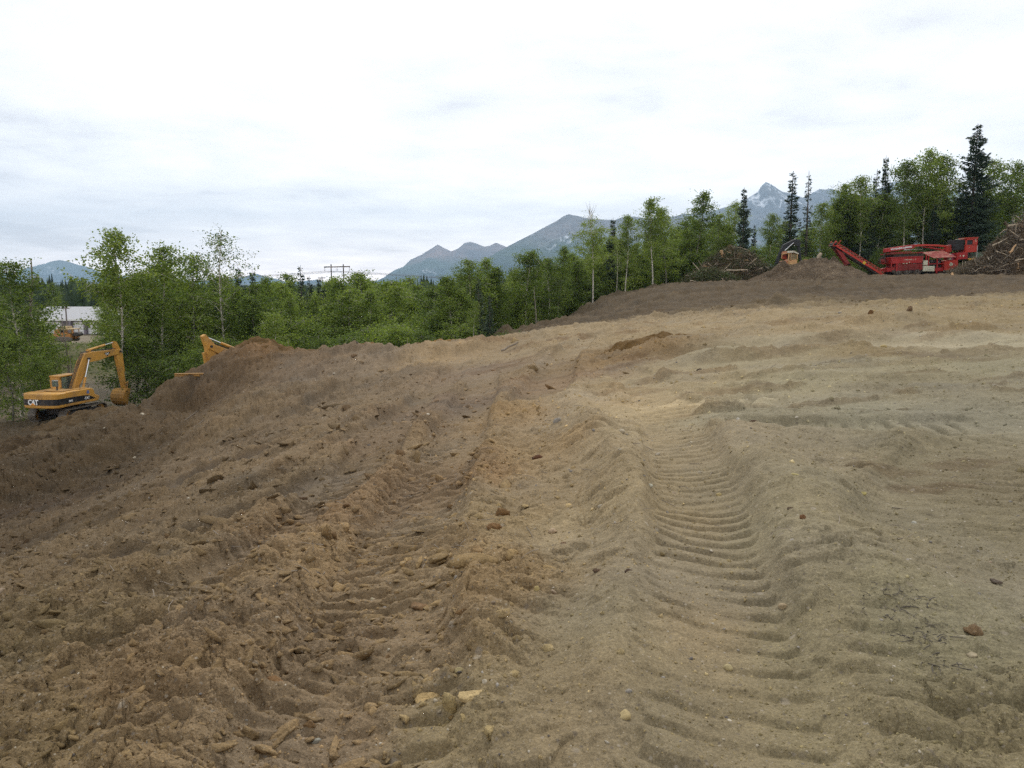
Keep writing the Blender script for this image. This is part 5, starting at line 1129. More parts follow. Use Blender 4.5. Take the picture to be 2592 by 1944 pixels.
E1 = at(150, 1000, 55); e1x = E1.x
G1 = (-31.0, 54.6)
excavator((G1[0], G1[1], H(*G1)-.05), R(79), 'yellow excavator in full view, boom raised, standing in the dug hollow at the far left', dict(foot=(.45, 1.75), bend=(1.9, 4.05), tip=(5.35, 4.25), lug=(5.05, 4.98), stick=(5.8, 1.35), bucket=(5.25, .35), curl=-1))
t2 = at(529, 872, 44.5); a2 = R(232); ex2 = (t2.x-math.cos(a2)*4.8, t2.y-math.sin(a2)*4.8); z2 = t2.z-5.1
excavator((ex2[0], ex2[1], z2), a2, 'yellow excavator half hidden behind the red-brown dirt heap, only its bent arm showing', dict(foot=(.45, 1.75), bend=(2.2, 3.75), tip=(4.8, 5.0), lug=(5.15, 5.6), stick=(4.5, 2.25), bucket=(3.9, 1.4), curl=-1))
p_ = at(484, 932, 39.3); MB().span((-.82, -.04, -.10), (.82, .04, .01)).span((-.82, -.10, .012), (.82, .10, .03)).span((-.82, -.10, -.12), (.82, .10, -.102)).build('steel_beam', YEL2, None, .008)
o = bpy.data.objects['steel_beam']; o.location = (p_.x, p_.y, H(p_.x, p_.y)+.02); o.rotation_euler = (0, 0, R(4)); tag(o, 'long flat yellow steel beam lying on the dirt crest left of the half-hidden excavator', 'beam')

# ---------------------------------------------------------------- the red grinder
RED = simple('red_paint', (.38, .020, .018), .55, var=.16, scale=1.6, dirt=.45, dirtcol=(.16, .05, .035)); RED2 = simple('orange_red_paint', (.46, .036, .020), .55, var=.12, scale=2, dirt=.35, dirtcol=(.2, .06, .04)); DRED = simple('dark_red_paint', (.26, .020, .018), .65, var=.25, scale=2, dirt=.6, dirtcol=(.09, .04, .03))
CRM = simple('cream_paint', (.60, .58, .44), .55, var=.10, dirt=.3); PINK = simple('faded_canopy', (.34, .075, .06), .7, var=.3, scale=5, dirt=.5, dirtcol=(.42, .30, .20))
def grinder():
    Y0 = 95.0; o_ = at(2270, 693, Y0); K = Y0*CP/FPX*1.0/86*  (542/2212*1)*86   # one pixel of the close view in metres
    s = (542/2212)*(Y0/CP*1.0)/FPX*1.0
    root = empty('wood_grinder', (o_.x, o_.y, H(o_.x, o_.y))); tag(root, 'long red wood grinder on three axles with a sloping conveyor and an operator cab', 'grinder')
    cx = (2270-2050)/(542/2212); gy = 548
    X = lambda u: (u-cx)*s
    Z = lambda v: (gy-v)*s
    P = lambda pts: [(X(a_), Z(b_)) for a_, b_ in pts]
    W = 1.25
    ch = MB().prism(P([(800, 505), (1110, 500), (1110, 522), (800, 528)]), -W+.1, W-.1).prism(P([(1090, 505), (1430, 500), (1430, 522), (1090, 525)]), -.5, .5).build('chassis', DRK, root, .02)
    lo = MB().prism(P([(830, 445), (1092, 437), (1105, 497), (835, 512)]), -W, W)
    for u in (850, 905, 960, 1015, 1070): lo.prism(P([(u, 443), (u+8, 443), (u+8, 508), (u, 508)]), -W-.06, -W+.01)
    lo.build('mill_housing', DRED, root, .02)
    up = MB().prism(P([(775, 380), (1100, 368), (1092, 432), (795, 442)]), -W-.06, W+.06); up.prism(P([(775, 376), (1104, 364), (1104, 372), (775, 384)]), -W-.12, W+.12); hp = up.build('feed_hopper', RED, root, .03)
    lettering('( HIBAWK L   0', .22, CRM, hp, (X(905), -W-.066, Z(407)), (1, 0, .03), (-.03, 0, 1), .012, bold=.002)
    g = MB(); g.prism(P([(895, 434), (916, 433), (916, 438), (895, 439)]), -W-.085, -W-.064); g.prism(P([(930, 432), (944, 432), (944, 439), (930, 439)]), -W-.085, -W-.064); g.prism(P([(960, 420), (966, 420), (966, 431), (960, 431)]), -W-.085, -W-.064); g.build('small_decal', CRM, hp)
    MB().prism(P([(805, 352), (1108, 338), (1108, 366), (812, 376)]), -W+.15, W-.15).build('hopper_shadow_box', DRK, root, .02)
    MB().prism(P([(770, 338), (1098, 322), (1098, 332), (770, 348)]), -W-.1, W+.1).prism(P([(800, 326), (1000, 314), (1000, 322), (800, 334)]), -.8, .2).build('walkway', DRED, root, .01)
    MB().prism(P([(935, 297), (1110, 290), (1110, 296), (935, 303)]), -.55, -.35).build('steel_rail', CHR, root)
    bx = MB().prism(P([(755, 488), (835, 470), (835, 515), (760, 520)]), -W+.2, W-.2); bx.prism(P([(835, 435), (848, 435), (848, 515), (835, 515)]), -W-.05, W+.05); bx.prism(P([(785, 400), (795, 400), (795, 490), (785, 490)]), -W, -W+.1); bx.build('discharge_frame', RED, root, .01)
    for u, v in ((862, 538), (958, 528), (1053, 523)):
        for sy in (-1, 1):
            t = MB().rod((X(u), sy*(W-.30), Z(v)+.10), (X(u), sy*(W-.02), Z(v)+.10), .50, 26).build('wheel', RUB, root, .05); MB().rod((X(u), sy*(W-.05), Z(v)+.10), (X(u), sy*(W+.0), Z(v)+.10), .27, 18).build('rim', simple('rim_grey', (.11, .10, .085), .7, dirt=.7) if 'rim_grey' not in bpy.data.materials else bpy.data.materials['rim_grey'], t, .02); MB().rod((X(u), sy*(W-.02), Z(v)+.10), (X(u), sy*(W+.05), Z(v)+.10), .09, 12).build('hub', DRK, t)
    MB().span((X(1105), -W-.02, Z(456)), (X(1150), -W+.5, Z(407))).build('battery_box', CRM, root, .04); MB().span((X(1105), -W-.05, Z(517)), (X(1222), -W+.6, Z(462))).build('fuel_tank', CRM, root, .07, seg=3)
    en = MB().prism(P([(1125, 400), (1310, 395), (1310, 530), (1225, 530), (1225, 455), (1125, 455)]), -.7, 1.0); en.build('engine', DRK, root, .03)
    g = MB(); g.prism(P([(1128, 345), (1138, 345), (1138, 460), (1128, 460)]), -W, -W+.12); g.prism(P([(1155, 360), (1166, 360), (1166, 500), (1155, 500)]), -W+.1, -W+.2); g.prism(P([(1130, 440), (1320, 432), (1320, 440), (1130, 448)]), -W, -W+.12); g.prism(P([(1240, 380), (1252, 380), (1252, 535), (1240, 535)]), -W, -W+.12); g.prism(P([(1225, 480), (1312, 478), (1312, 512), (1225, 515)]), -W+.02, -.6); g.build('engine_frame', RED, root, .01)
    g = MB()
    for u, v, r in ((1170, 430, .14), (1205, 415, .10), (1228, 445, .12), (1280, 395, .12), (1265, 430, .16), (1190, 475, .12)): g.rod((X(u), -1.0, Z(v)), (X(u), -.6, Z(v)), r, 12)
    g.build('engine_parts', simple('grey_metal', (.25, .25, .24), .5, metal=.3, var=.3), root)
    cn = MB(); A_ = [(1125, 338), (1335, 322), (1410, 372), (1190, 384)]
    cn.bm.faces.new([cn.bm.verts.new((X(u), y_, Z(v)+dz)) for u, v, y_, dz in ((1125, 345, -.2, .25), (1335, 325, -.2, .25), (1410, 372, -W-.4, 0), (1190, 382, -W-.4, 0))]); r_ = bmesh.ops.extrude_face_region(cn.bm, geom=cn.bm.faces[:]); bmesh.ops.translate(cn.bm, verts=[v for v in r_['geom'] if isinstance(v, bmesh.types.BMVert)], vec=(0, 0, -.06)); cn.build('canopy', PINK, root)
    MB().prism(P([(1125, 330), (1330, 318), (1330, 326), (1125, 338)]), -.2, .9).build('engine_roof', DRED, root)
    fb = MB().prism(P([(1312, 412), (1446, 400), (1452, 468), (1398, 502), (1318, 506)]), -W-.08, W).build('feed_box', RED2, root, .03)
    MB().rod((X(1380), -W-.08, Z(445)), (X(1380), -W-.11, Z(445)), 17*s*1.05, 24).build('round_logo', CRM, fb); MB().rod((X(1380), -W-.10, Z(445)), (X(1380), -W-.125, Z(445)), 10*s, 20).build('logo_ring', simple('logo_green', (.20, .22, .14), .6), fb); MB().rod((X(1380), -W-.11, Z(445)), (X(1380), -W-.135, Z(445)), 5*s, 16).build('logo_centre', CRM, fb)
    MB().prism(P([(1250, 505), (1400, 502), (1380, 540), (1260, 542)]), -.9, .9).build('support_skid', DRK, root, .02)
    MB().span((X(1366), -W+.1, Z(402)), (X(1386), -W+.4, Z(342))).build('white_panel', CRM, root, .02); MB().span((X(1386), -W+.12, Z(402)), (X(1408), -W+.5, Z(342))).build('column', simple('purple_red', (.30, .05, .10), .6), root, .02)
    b2 = MB().prism(P([(1430, 332), (1540, 326), (1545, 392), (1438, 400)]), -W+.0, W-.2).build('tool_box', RED, root, .02)
    for u, r in ((1470, 6), (1502, 9)): MB().rod((X(u), -W-.0, Z(362)), (X(u), -W-.03, Z(362)), r*s, 16).build('round_decal', CRM, b2)
    # mast and crane
    MB().rod((X(1392), 0, Z(400)), (X(1392), 0, Z(318)), .30, 16).prism(P([(1372, 255), (1416, 248), (1424, 318), (1368, 322)]), -.35, .35).build('mast', RED2, root, .03)
    a_ = MB().prism(P([(1045, 246), (1150, 243), (1280, 246), (1392, 256), (1392, 276), (1280, 264), (1150, 262), (1045, 268)]), -.22, .22).build('crane_boom', RED2, root, .02)
    MB().rod((X(1385), -.1, Z(305)), (X(1210), -.1, Z(278)), .09, 10).rod((X(1210), -.1, Z(278)), (X(1130), -.1, Z(270)), .05, 8).build('lift_cylinder', RED, a_)
    st = MB().prism(P([(755, 287), (1000, 250), (1052, 246), (1052, 282), (1000, 290), (755, 325)]), -.28, .28).build('crane_stick', RED, root, .02)
    lettering('STATEWIDE CLEARING', .25, WHT, st, (X(812), -.295, Z(303)), (1, 0, .135), (-.135, 0, 1), .01, bold=.012, squeeze=.96)
    g = MB().wire([(X(765), 0, Z(325)), (X(762), 0, Z(350)), (X(750), 0, Z(372))], .07)
    for dx in (-26, 0, 24): g.wire([(X(750), 0, Z(370)), (X(742+dx), .1*dx/24, Z(385)), (X(735+dx), .2, Z(432))], .055); g.wire([(X(750), 0, Z(370)), (X(742+dx), -.1, Z(390)), (X(738+dx), -.3, Z(425))], .055)
    g.build('grapple', DRK, st)
    MB().wire([(X(762), -.05, Z(376)), (X(765), -.05, Z(412))], .035).build('grapple_piston', CHR, st)
    g = MB(); g.span((X(712), -.3, Z(436)), (X(775), .3, Z(428))); g.span((X(722), -.35, Z(420)), (X(760), .2, Z(395))); g.build('grapple_head', DRED, st, .03)
    MB().prism(P([(1425, 202), (1520, 200), (1520, 300), (1430, 305)]), -.9, .8).build('radiator_screen', simple('dark_mesh', (.03, .028, .028), .85, var=.2), root, .03)
    MB().wire([(X(1424), -.9, Z(200)), (X(1522), -.9, Z(190))], .02).build('screen_rail', CRM, root)
    # cab
    cb = MB(); w0, w1 = -W+.15, .35; u0, u1, v0, v1 = 1520, 1640, 184, 326
    cb.prism(P([(1520, 252), (1640, 252), (1640, 322), (1524, 328)]), w0, w1); cb.prism(P([(1520, 188), (1640, 182), (1640, 204), (1520, 206)]), w0, w1)
    for ua, ub in ((1520, 1535), (1592, 1640)): cb.prism(P([(ua, 200), (ub, 200), (ub, 256), (ua, 256)]), w0, w0+.08)
    cb.prism(P([(1520, 200), (1533, 200), (1533, 256), (1520, 256)]), w1-.1, w1); cb.prism(P([(1600, 200), (1640, 200), (1640, 256), (1600, 256)]), w1-.1, w1); cb.prism(P([(1632, 202), (1640, 202), (1640, 254), (1632, 254)]), w0+.1, w1-.1)
    c_ = cb.build('operator_cab', RED2, root); MB().prism(P([(1534, 204), (1593, 204), (1593, 254), (1534, 254)]), w0+.07, w0+.16).build('cab_window', BLK, c_)
    g = MB(); g.prism(P([(1619, 195), (1623, 195), (1623, 222), (1619, 222)]), w0-.015, w0-.002); g.prism(P([(1553, 279), (1562, 278), (1562, 281), (1553, 282)]), w0-.04, w0-.002); g.build('door_handle', CRM, c_)
    MB().prism(P([(1516, 182), (1644, 176), (1644, 184), (1516, 190)]), w0-.05, w1+.05).build('cab_roof', RED2, c_)
    g = MB(); 
    for u in (1552, 1615): g.prism(P([(u, 322), (u+8, 322), (u+8, 392), (u, 392)]), w0+.05, w0+.15); g.prism(P([(u, 322), (u+8, 322), (u+8, 392), (u, 392)]), w1-.15, w1-.05)
    g.prism(P([(1548, 340), (1625, 340), (1625, 372), (1548, 372)]), -.5, .2); g.prism(P([(1440, 396), (1625, 388), (1625, 398), (1440, 408)]), -.9, .7); g.build('cab_stand', DRK, root)
    MB().prism(P([(1550, 388), (1618, 384), (1630, 378), (1625, 394), (1610, 404), (1560, 405)]), -W, -W+.3).build('step_bumper', simple('signal_yellow', (.60, .33, .03), .5, dirt=.3), root, .02)
    # conveyor
    cv = MB(); a0, a1 = (752, 548), (222, 238); dx, dz = a1[0]-a0[0], a1[1]-a0[1]; L_ = math.hypot(dx, dz); ux, uz = dx/L_, dz/L_; nx, nz = uz, -ux   # nx,nz points down-left under the belt in close-view px
    if nz < 0: nx, nz = -nx, -nz
    def Q(t, n): return (a0[0]+dx*t+nx*n, a0[1]+dz*t+nz*n)
    for sy in (-.62, .56):
        cv.prism(P([Q(0, -2), Q(1, -2), Q(1, 14), Q(0, 20)]), sy, sy+.06)
        for i in range(16):
            t = .03+i*.06; cv.prism(P([Q(t, -24), Q(t+.006, -24), Q(t+.006, 0), Q(t, 0)]), sy, sy+.05)
        cv.prism(P([Q(.02, -27), Q(.98, -27), Q(.98, -23), Q(.02, -23)]), sy, sy+.05)
    c2 = cv.build('conveyor', RED2, root)
    MB().prism(P([Q(0, 16), Q(1, 12), Q(1, 26), Q(0, 34)]), -.5, .5).build('conveyor_underside', DRK, c2); MB().prism(P([Q(.0, -6), Q(1, -6), Q(1, -1), Q(0, -1)]), -.54, .54).build('conveyor_belt', RUB, c2)
    g = MB()
    for i in range(15):
        t = .03+i*.06; g.rod((X(Q(t, -24)[0]), -.6, Z(Q(t, -24)[1])), (X(Q(t+.06, -2)[0]), -.6, Z(Q(t+.06, -2)[1])), .022, 6)
    g.build('conveyor_brace', simple('pale_red', (.55, .16, .12), .6), c2)
    h0 = Q(1, 0); g = MB(); g.rod((X(h0[0]+12), -.62, Z(h0[1]+6)), (X(h0[0]+12), .62, Z(h0[1]+6)), .20, 16)
    g.build('head_pulley', RUB, c2); g = MB()
    for sy in (-.6, .6):
        g.rod((X(215), sy, Z(255)), (X(242), sy, Z(210)), .05, 8); g.rod((X(262), sy, Z(250)), (X(292), sy, Z(208)), .05, 8); g.rod((X(215), sy, Z(262)), (X(285), sy, Z(258)), .05, 8)
    g.build('head_guard', RED2, c2)
    MB().prism(P([(236, 272), (285, 275), (410, 452), (385, 458), (330, 400)]), -.5, -.42).prism(P([(236, 272), (285, 275), (410, 452), (385, 458)]), .42, .5).prism(P([(370, 440), (410, 440), (410, 456), (370, 456)]), -.5, .5).build('conveyor_prop', DRED, root)
    MB().prism(P([Q(.38, -8), Q(.42, -8), Q(.42, 20), Q(.38, 22)]), -.68, -.63).build('yellow_plate', simple('warning_yellow', (.65, .40, .03), .5), c2)
    return root
grinder()

# ---------------------------------------------------------------- log loader behind the chip mound
def loader():
    Y0 = 99.0; s = (400/2212)*(Y0/CP)/FPX; o_ = at(1985, 705, Y0); root = empty('log_loader', (o_.x, o_.y, H(o_.x, o_.y))); tag(root, 'log loader with black boom and weathered white and orange cab behind the chip mound', 'loader')
    base = H(o_.x, o_.y); zr = at(1985, 580, Y0).z-base   # height of the top row of the close view
    cx = (1985-1720)/(400/2212); X = lambda u: (u-cx)*s; Z = lambda v: zr-v*s; P = lambda pts: [(X(a_), Z(b_)) for a_, b_ in pts]
    ORC = simple('weathered_orange', (.50, .17, .06), .7, var=.2, scale=4, dirt=.6, dirtcol=(.5, .42, .34)); WTC = simple('weathered_white', (.62, .38, .17), .7, var=.15, scale=4, dirt=.6, dirtcol=(.40, .16, .08)); BB = simple('black_boom', (.022, .024, .027), .65, var=.2)
    z_lo = 0.0
    MB().span((X(1300), -1.1, z_lo+.9), (X(1640), 1.1, Z(500))).build('turntable_deck', DRK, root, .04)
    for sy in (-1.0, 1.0): MB().span((X(1280), sy-.3, 0), (X(1700), sy+.3, .9)).build('track', STL, root, .25, seg=3)
    MB().rod((X(1470), 0, .6), (X(1470), 0, 1.2), .5, 18).build('swing_ring', DRK, root)
    c1 = MB().prism(P([(1372, 440), (1478, 400), (1482, 480), (1395, 480)]), -1.0, -.1)
    c1.prism(P([(1405, 305), (1455, 300), (1455, 330), (1400, 335)]), -1.0, -.1); c1.build('cab_door', ORC, root, .02)
    cb = MB(); cb.prism(P([(1480, 425), (1595, 405), (1590, 472), (1480, 480)]), -1.05, .5)
    for u0, u1, v0, v1 in ((1466, 1484, 320, 480), (1500, 1510, 325, 430), (1585, 1597, 330, 425), (1376, 1386, 345, 400)): cb.prism(P([(u0, v0), (u1, v0), (u1, v1), (u0, v1)]), -1.05, -.97); cb.prism(P([(u0, v0), (u1, v0), (u1, v1), (u0, v1)]), .42, .5)
    cb.prism(P([(1376, 345), (1405, 330), (1470, 328), (1470, 336), (1408, 340), (1382, 352)]), -1.05, -.97)
    for u in (1525, 1540, 1555, 1570): cb.prism(P([(u, 340), (u+3, 340), (u+3, 410), (u, 410)]), -1.04, -1.0)
    o = cb.build('cab', WTC, root); MB().prism(P([(1448, 300), (1545, 294), (1610, 335), (1600, 342), (1540, 320), (1450, 322)]), -1.15, .6).build('cab_roof', simple('roof_white', (.66, .62, .50), .6, dirt=.3), o)
    MB().prism(P([(1484, 330), (1502, 330), (1502, 425), (1484, 425)]), -.93, .40).build('cab_interior', BLK, o); MB().prism(P([(1512, 335), (1584, 345), (1584, 408), (1512, 415)]), -.96, -.94).build('side_window', GLS, o)
    MB().prism(P([(1410, 345), (1465, 345), (1465, 405), (1410, 405)]), -.6, .2).build('seat', simple('red_seat', (.30, .05, .03), .8), o, .03)
    b = MB().prism(P([(1330, 470), (1350, 400), (1400, 270), (1430, 210), (1580, 135), (1640, 140), (1665, 190), (1655, 235), (1600, 225), (1560, 190), (1480, 225), (1450, 285), (1430, 300), (1385, 400), (1375, 470)]), -.25, .25).build('boom', BB, root, .02)
    MB().prism(P([(1625, 200), (1655, 225), (1700, 480), (1725, 525), (1675, 525), (1670, 470), (1640, 330)]), -.2, .2).build('stick', BB, root, .02)
    MB().rod((X(1440), -.4, Z(290)), (X(1560), -.35, Z(185)), .06, 8).rod((X(1590), 0, Z(130)), (X(1590), 0, Z(220)), .05, 8).build('lift_cylinder', CHR, b)
    g = MB(); OG = simple('grapple_orange', (.42, .20, .04), .7, var=.3, dirt=.6)
    for pts in ([(1730, 430), (1725, 470), (1750, 505)], [(1760, 410), (1790, 440), (1770, 480), (1745, 510)], [(1745, 420), (1800, 430), (1830, 440)], [(1740, 450), (1780, 455), (1795, 440)]): g.wire([(X(a_), 0, Z(b_)) for a_, b_ in pts], .085); g.wire([(X(a_), .4, Z(b_)) for a_, b_ in pts], .085)
    g.rod((X(1750), -.1, Z(420)), (X(1750), .5, Z(420)), .14, 10); g.build('grapple', OG, root)
    return root
loader()

# ---------------------------------------------------------------- yard: bulldozer and shop
def bulldozer():
    Y0 = 112; s = (170/2169)*(Y0/CP)/FPX; o_ = at(172, 862, Y0); root = empty('bulldozer', (o_.x, o_.y, H(o_.x, o_.y))); tag(root, 'old yellow bulldozer with a flat canopy parked on the yard in front of the shop', 'bulldozer')
    base = H(o_.x, o_.y); zr = at(172, 770, Y0).z-base; cx = (172-130)/(170/2169); X = lambda u: (u-cx)*s; Z = lambda v: zr-v*s; P = lambda pts: [(X(a_), Z(b_)) for a_, b_ in pts]; zb = 0
    Yb = simple('old_yellow', (.52, .24, .05), .6, var=.25, scale=2, dirt=.7, dirtcol=(.30, .11, .04))
    MB().prism(P([(200, 1130), (640, 1110), (760, 1060), (740, 940), (560, 900), (420, 905), (330, 960), (230, 1040)]), -1.0, 1.0).build('body', Yb, root, .05)
    MB().prism(P([(320, 705), (590, 700), (600, 770), (850, 775), (850, 800), (620, 820), (370, 800)]), -.9, .9).build('canopy', simple('canopy_tan', (.46, .33, .16), .7, var=.2, dirt=.6), root, .02)
    g = MB()
    for u in (380, 560, 620, 800): g.prism(P([(u, 790), (u+18, 790), (u+18, 930), (u, 930)]), -.85, -.75); g.prism(P([(u, 790), (u+18, 790), (u+18, 930), (u, 930)]), .75, .85)
    g.build('canopy_post', Yb, root)
    MB().prism(P([(180, 900), (230, 800), (350, 800), (360, 880), (260, 930)]), -.7, .7).rod((X(290), -.75, Z(860)), (X(290), .75, Z(860)), .16, 12).build('engine_hood', Yb, root, .03)
    MB().prism(P([(-20, 1000), (150, 985), (170, 1040), (0, 1060)]), -1.6, 1.6).prism(P([(-60, 960), (-30, 960), (-10, 1110), (-40, 1130)]), -1.9, 1.9).build('blade', Yb, root, .02)
    for sy in (-1, 1): 
        t = MB().prism(P([(150, 1080), (180, 1030), (700, 1020), (780, 1060), (800, 1130), (740, 1190), (200, 1200), (150, 1150)]), sy*1.0-.25, sy*1.0+.25).build('track', STL, root, .1)
    MB().prism(P([(740, 900), (930, 890), (960, 940), (900, 1010), (760, 1000)]), -.6, .6).rod((X(890), -.7, Z(950)), (X(890), .7, Z(950)), .30, 14).build('winch', DRK, root, .03)
    MB().prism(P([(760, 1060), (880, 1010), (940, 1015), (800, 1100)]), -.1, .1).build('ripper', Yb, root)
    MB().box((X(430), 0, Z(870)), (.6, .6, .7)).build('seat', DRK, root, .05)
bulldozer()
def shop():
    Y0 = 168; s = (170/2169)*(Y0/CP)/FPX; o_ = at(205, 842, Y0); gz = H(o_.x, o_.y); root = empty('shop_building', (o_.x, o_.y, gz), R(-3)); tag(root, 'low grey metal shop with pale roof and white garage doors beyond the left trees', 'building')
    zr = at(205, 770, Y0).z-gz; cx = (205-130)/(170/2169); X = lambda u: (u-cx)*s; Z = lambda v: zr-v*s
    x0, x1 = X(-700), X(2150); ze = Z(475); zt = Z(290); dp = 14
    WL = simple('grey_siding', (.20, .175, .20), .7, var=.08); RF = simple('metal_roof', (.40, .40, .41), .55, var=.06); TR = simple('white_trim', (.74, .75, .72), .6, var=.03); DW = simple('garage_white', (.80, .80, .78), .6, var=.03)
    w = MB().span((x0, 0, 0), (x1, dp, ze)); w.build('wall', WL, root)
    sl = MB()
    A_ = [(x0-.5, -.9, ze+.02), (x1+.5, -.9, ze+.02), (x1+.5, dp/2, zt+1.2), (x0-.5, dp/2, zt+1.2), (x0-.5, dp+.9, ze+.02), (x1+.5, dp+.9, ze+.02)]
    vs_ = [sl.bm.verts.new(a_) for a_ in A_]; vb = [sl.bm.verts.new((a_[0], a_[1], a_[2]-.15)) for a_ in A_]
    for f in ((0, 1, 2, 3), (3, 2, 5, 4)): sl.bm.faces.new([vs_[i] for i in f]); sl.bm.faces.new([vb[i] for i in f[::-1]])
    for a_, b_ in ((0, 1), (1, 2), (2, 5), (5, 4), (4, 3), (3, 0)): sl.bm.faces.new((vs_[a_], vb[a_], vb[b_], vs_[b_]))
    sl.build('roof', RF, root); g = MB()
    for xx in np.arange(x0, x1, 1.2): g.box((xx, -.0, 0), (.01, .01, .01)) if False else None
    MB().span((x0-.5, -1.02, ze-.32), (x1+.5, -.90, ze+.06)).build('fascia', TR, root)
    for a_, b_, t_ in ((730, 1130, 560), (1215, 1560, 560), (-250, 330, 560), (1700, 2050, 560)):
        f = MB().span((X(a_), -.10, .02), (X(b_), -.02, Z(t_))).build('garage_door', DW, root); g = MB()
        for k in range(1, 5): zz = Z(t_)*k/5; g.span((X(a_)+.02, -.115, zz-.02), (X(b_)-.02, -.10, zz+.02))
        g.build('door_seam', RF, f)
    for u in (690, 1170, 1620): MB().span((X(u)-.22, -.95, 0), (X(u)+.22, -.55, ze-.1)).build('post', WL, root)
shop()

# ---------------------------------------------------------------- power line
WOOD = simple('weathered_pole', (.17, .145, .125), .9, var=.2)
def hframe():
    Y0 = 300; a_ = at(838, 672, Y0); b_ = at(869, 671, Y0); gz = float(base_h(a_.x, Y0)); root = empty('power_pylon', ((a_.x+b_.x)/2, Y0, gz)); tag(root, 'wooden two-legged power line frame with a long crossbar above the valley trees', 'power pylon')
    hw = (b_.x-a_.x)/2; zt = a_.z-gz; l, r_ = at(820, 678, Y0), at(886, 675, Y0); cx = (a_.x+b_.x)/2
    for sx in (-1, 1): MB().rod((sx*hw, 0, -1), (sx*hw, 0, zt+.5), .26, 10, .20).build('pole', WOOD, root)
    MB().box(((l.x+r_.x)/2-cx, 0, zt-.5), (r_.x-l.x, .30, .42), (0, R(-1.0), 0)).build('crossbar', WOOD, root)
    for t in (.03, .5, .97):
        x = (l.x-cx)*(1-t)+(r_.x-cx)*t; MB().rod((x, 0, zt-.7), (x, 0, zt-2.1), .09, 8).build('insulator', simple('insulator_brown', (.14, .12, .13), .4) if 'insulator_brown' not in bpy.data.materials else bpy.data.materials['insulator_brown'], root)
    WR = simple('power_wire', (.12, .12, .13), .5)
    for i, t in enumerate((.03, .5, .97)):
        x = l.x*(1-t)+r_.x*t; z = gz+zt-2.1
        for sgn, nm in ((-1, 'to the left'), (1, 'to the right')):
            g = MB(); pts = []
            for k in range(25):
                q = k/24; pts.append((x+sgn*q*230, Y0-(sgn*.0)*q+sgn*q*60*(1 if sgn > 0 else -.3), z-4*7*q*(1-q)*.55+(-1.0*q)))
            o = g.wire(pts, .05, 5).build('power_wire', WR); o['label'] = '%s wire %s of the two-legged power frame' % (('left outer', 'middle', 'right outer')[i], 'on the left side' if sgn < 0 else 'on the right side'); o['category'] = 'power line'; o['group'] = 'wires of the power line'
hframe()
def pole(px, top, Y, arm, lb):
    p = at(px, top, Y); gz = float(base_h(p.x, Y)); root = empty('utility_pole', (p.x, Y, gz)); h = p.z-gz; tag(root, lb, 'utility pole')
    MB().rod((0, 0, -1), (0, 0, h), .17, 8, .12).build('pole', WOOD, root); MB().span((-arm, -.06, h-.5), (arm, .06, h-.3)).build('crossarm', WOOD, root)
pole(815, 700, 230, 1.0, 'small utility pole with a short crossarm left of the two-legged frame'); pole(166, 775, 150, .7, 'thin leaning utility pole in front of the shop roof')
for px, Y, h_, lb in ((158, 78, 7.5, 'dark bare broken trunk left of the yellow bulldozer'), (178, 74, 8.2, 'tall thin grey bare trunk in front of the yellow bulldozer'), (188, 70, 5, 'short grey bare trunk left of the excavator boom')):
    g = on_ground(px, Y); tree('snag', (g.x, g.y, g.z), h_, lb, 'dead tree', None)
# ---------------------------------------------------------------- piles of dirt, chips, brush and roots
def mound(name, cx, cy, rx, ry, h, seed, mat_col, rough, label, cat, sub=90, mat=None, peak=(0, 0), pw=1.3, noise=.35, kind=None):
    n = sub; u = np.linspace(-1.15, 1.15, n); U, V_ = np.meshgrid(u, u, indexing='ij'); x = cx+U*rx; y = cy+V_*ry
    q = np.hypot(U-peak[0]*(1-np.hypot(U, V_)).clip(0), V_-peak[1]*(1-np.hypot(U, V_)).clip(0)); q = q*(1+.22*fbm(U*1.5+seed, V_*1.5, 3, seed)); prof = np.clip(1-q**pw, 0, 1)
    gz = base_h(x.ravel(), y.ravel()).reshape(x.shape); hh = prof*h*(1+noise*fbm(U*3+seed, V_*3, 4, seed+1))+np.abs(fbm(x*1.1, y*1.1, 5, seed+2, r=.6))*rough*np.clip(prof*4, 0, 1)+fbm(x*4, y*4, 3, seed+4)*rough*.25*np.clip(prof*4, 0, 1)
    f1, f2, rid = worley(x*2.2, y*2.2, seed+3); hh += rough*.6*np.clip(1-f1*1.5, 0, 1)*(rid > .45)*np.clip(prof*4, 0, 1)
    z = gz+hh-.18*(prof <= .0)-.02; V = np.stack([x, y, z], -1).reshape(-1, 3)-np.array([cx, cy, 0]); i = np.arange(n-1)[:, None]*n; j = np.arange(n-1)[None, :]; k = (i+j).ravel(); F = np.stack([k, k+n, k+n+1, k+1], 1)
    keep = (prof.ravel()[F] > 0).any(1); F = F[keep]; c = np.array(_lin(mat_col)); col = c[None]*(1+.28*fbm(x*.9, y*.9, 4, seed+8)+.2*fbm(x*5, y*5, 2, seed+9)).ravel()[:, None]
    o = mesh_np(name, V, F, mat or M_SOIL, smooth=True, colors={'soil': col, 'rough': np.full((len(V), 3), .6)}); o.location = (cx, cy, 0)
    base = float(base_h(cx, cy)); me = o.data; co = np.empty(len(V)*3, np.float32); me.vertices.foreach_get('co', co); co[2::3] -= base; me.vertices.foreach_set('co', co); o.location = (cx, cy, base); me.update()
    tag(o, label, cat, kind=kind); return o, (lambda X_, Y_: float(np.interp(0, [0], [0])))
def hgt(o, x, y):
    """top of a mound under x, y"""
    me = o.data; co = np.empty(len(me.vertices)*3, np.float32); me.vertices.foreach_get('co', co); co = co.reshape(-1, 3); d = (co[:, 0]+o.location.x-x)**2+(co[:, 1]+o.location.y-y)**2; i = int(d.argmin()); return float(co[i, 2]+o.location.z)
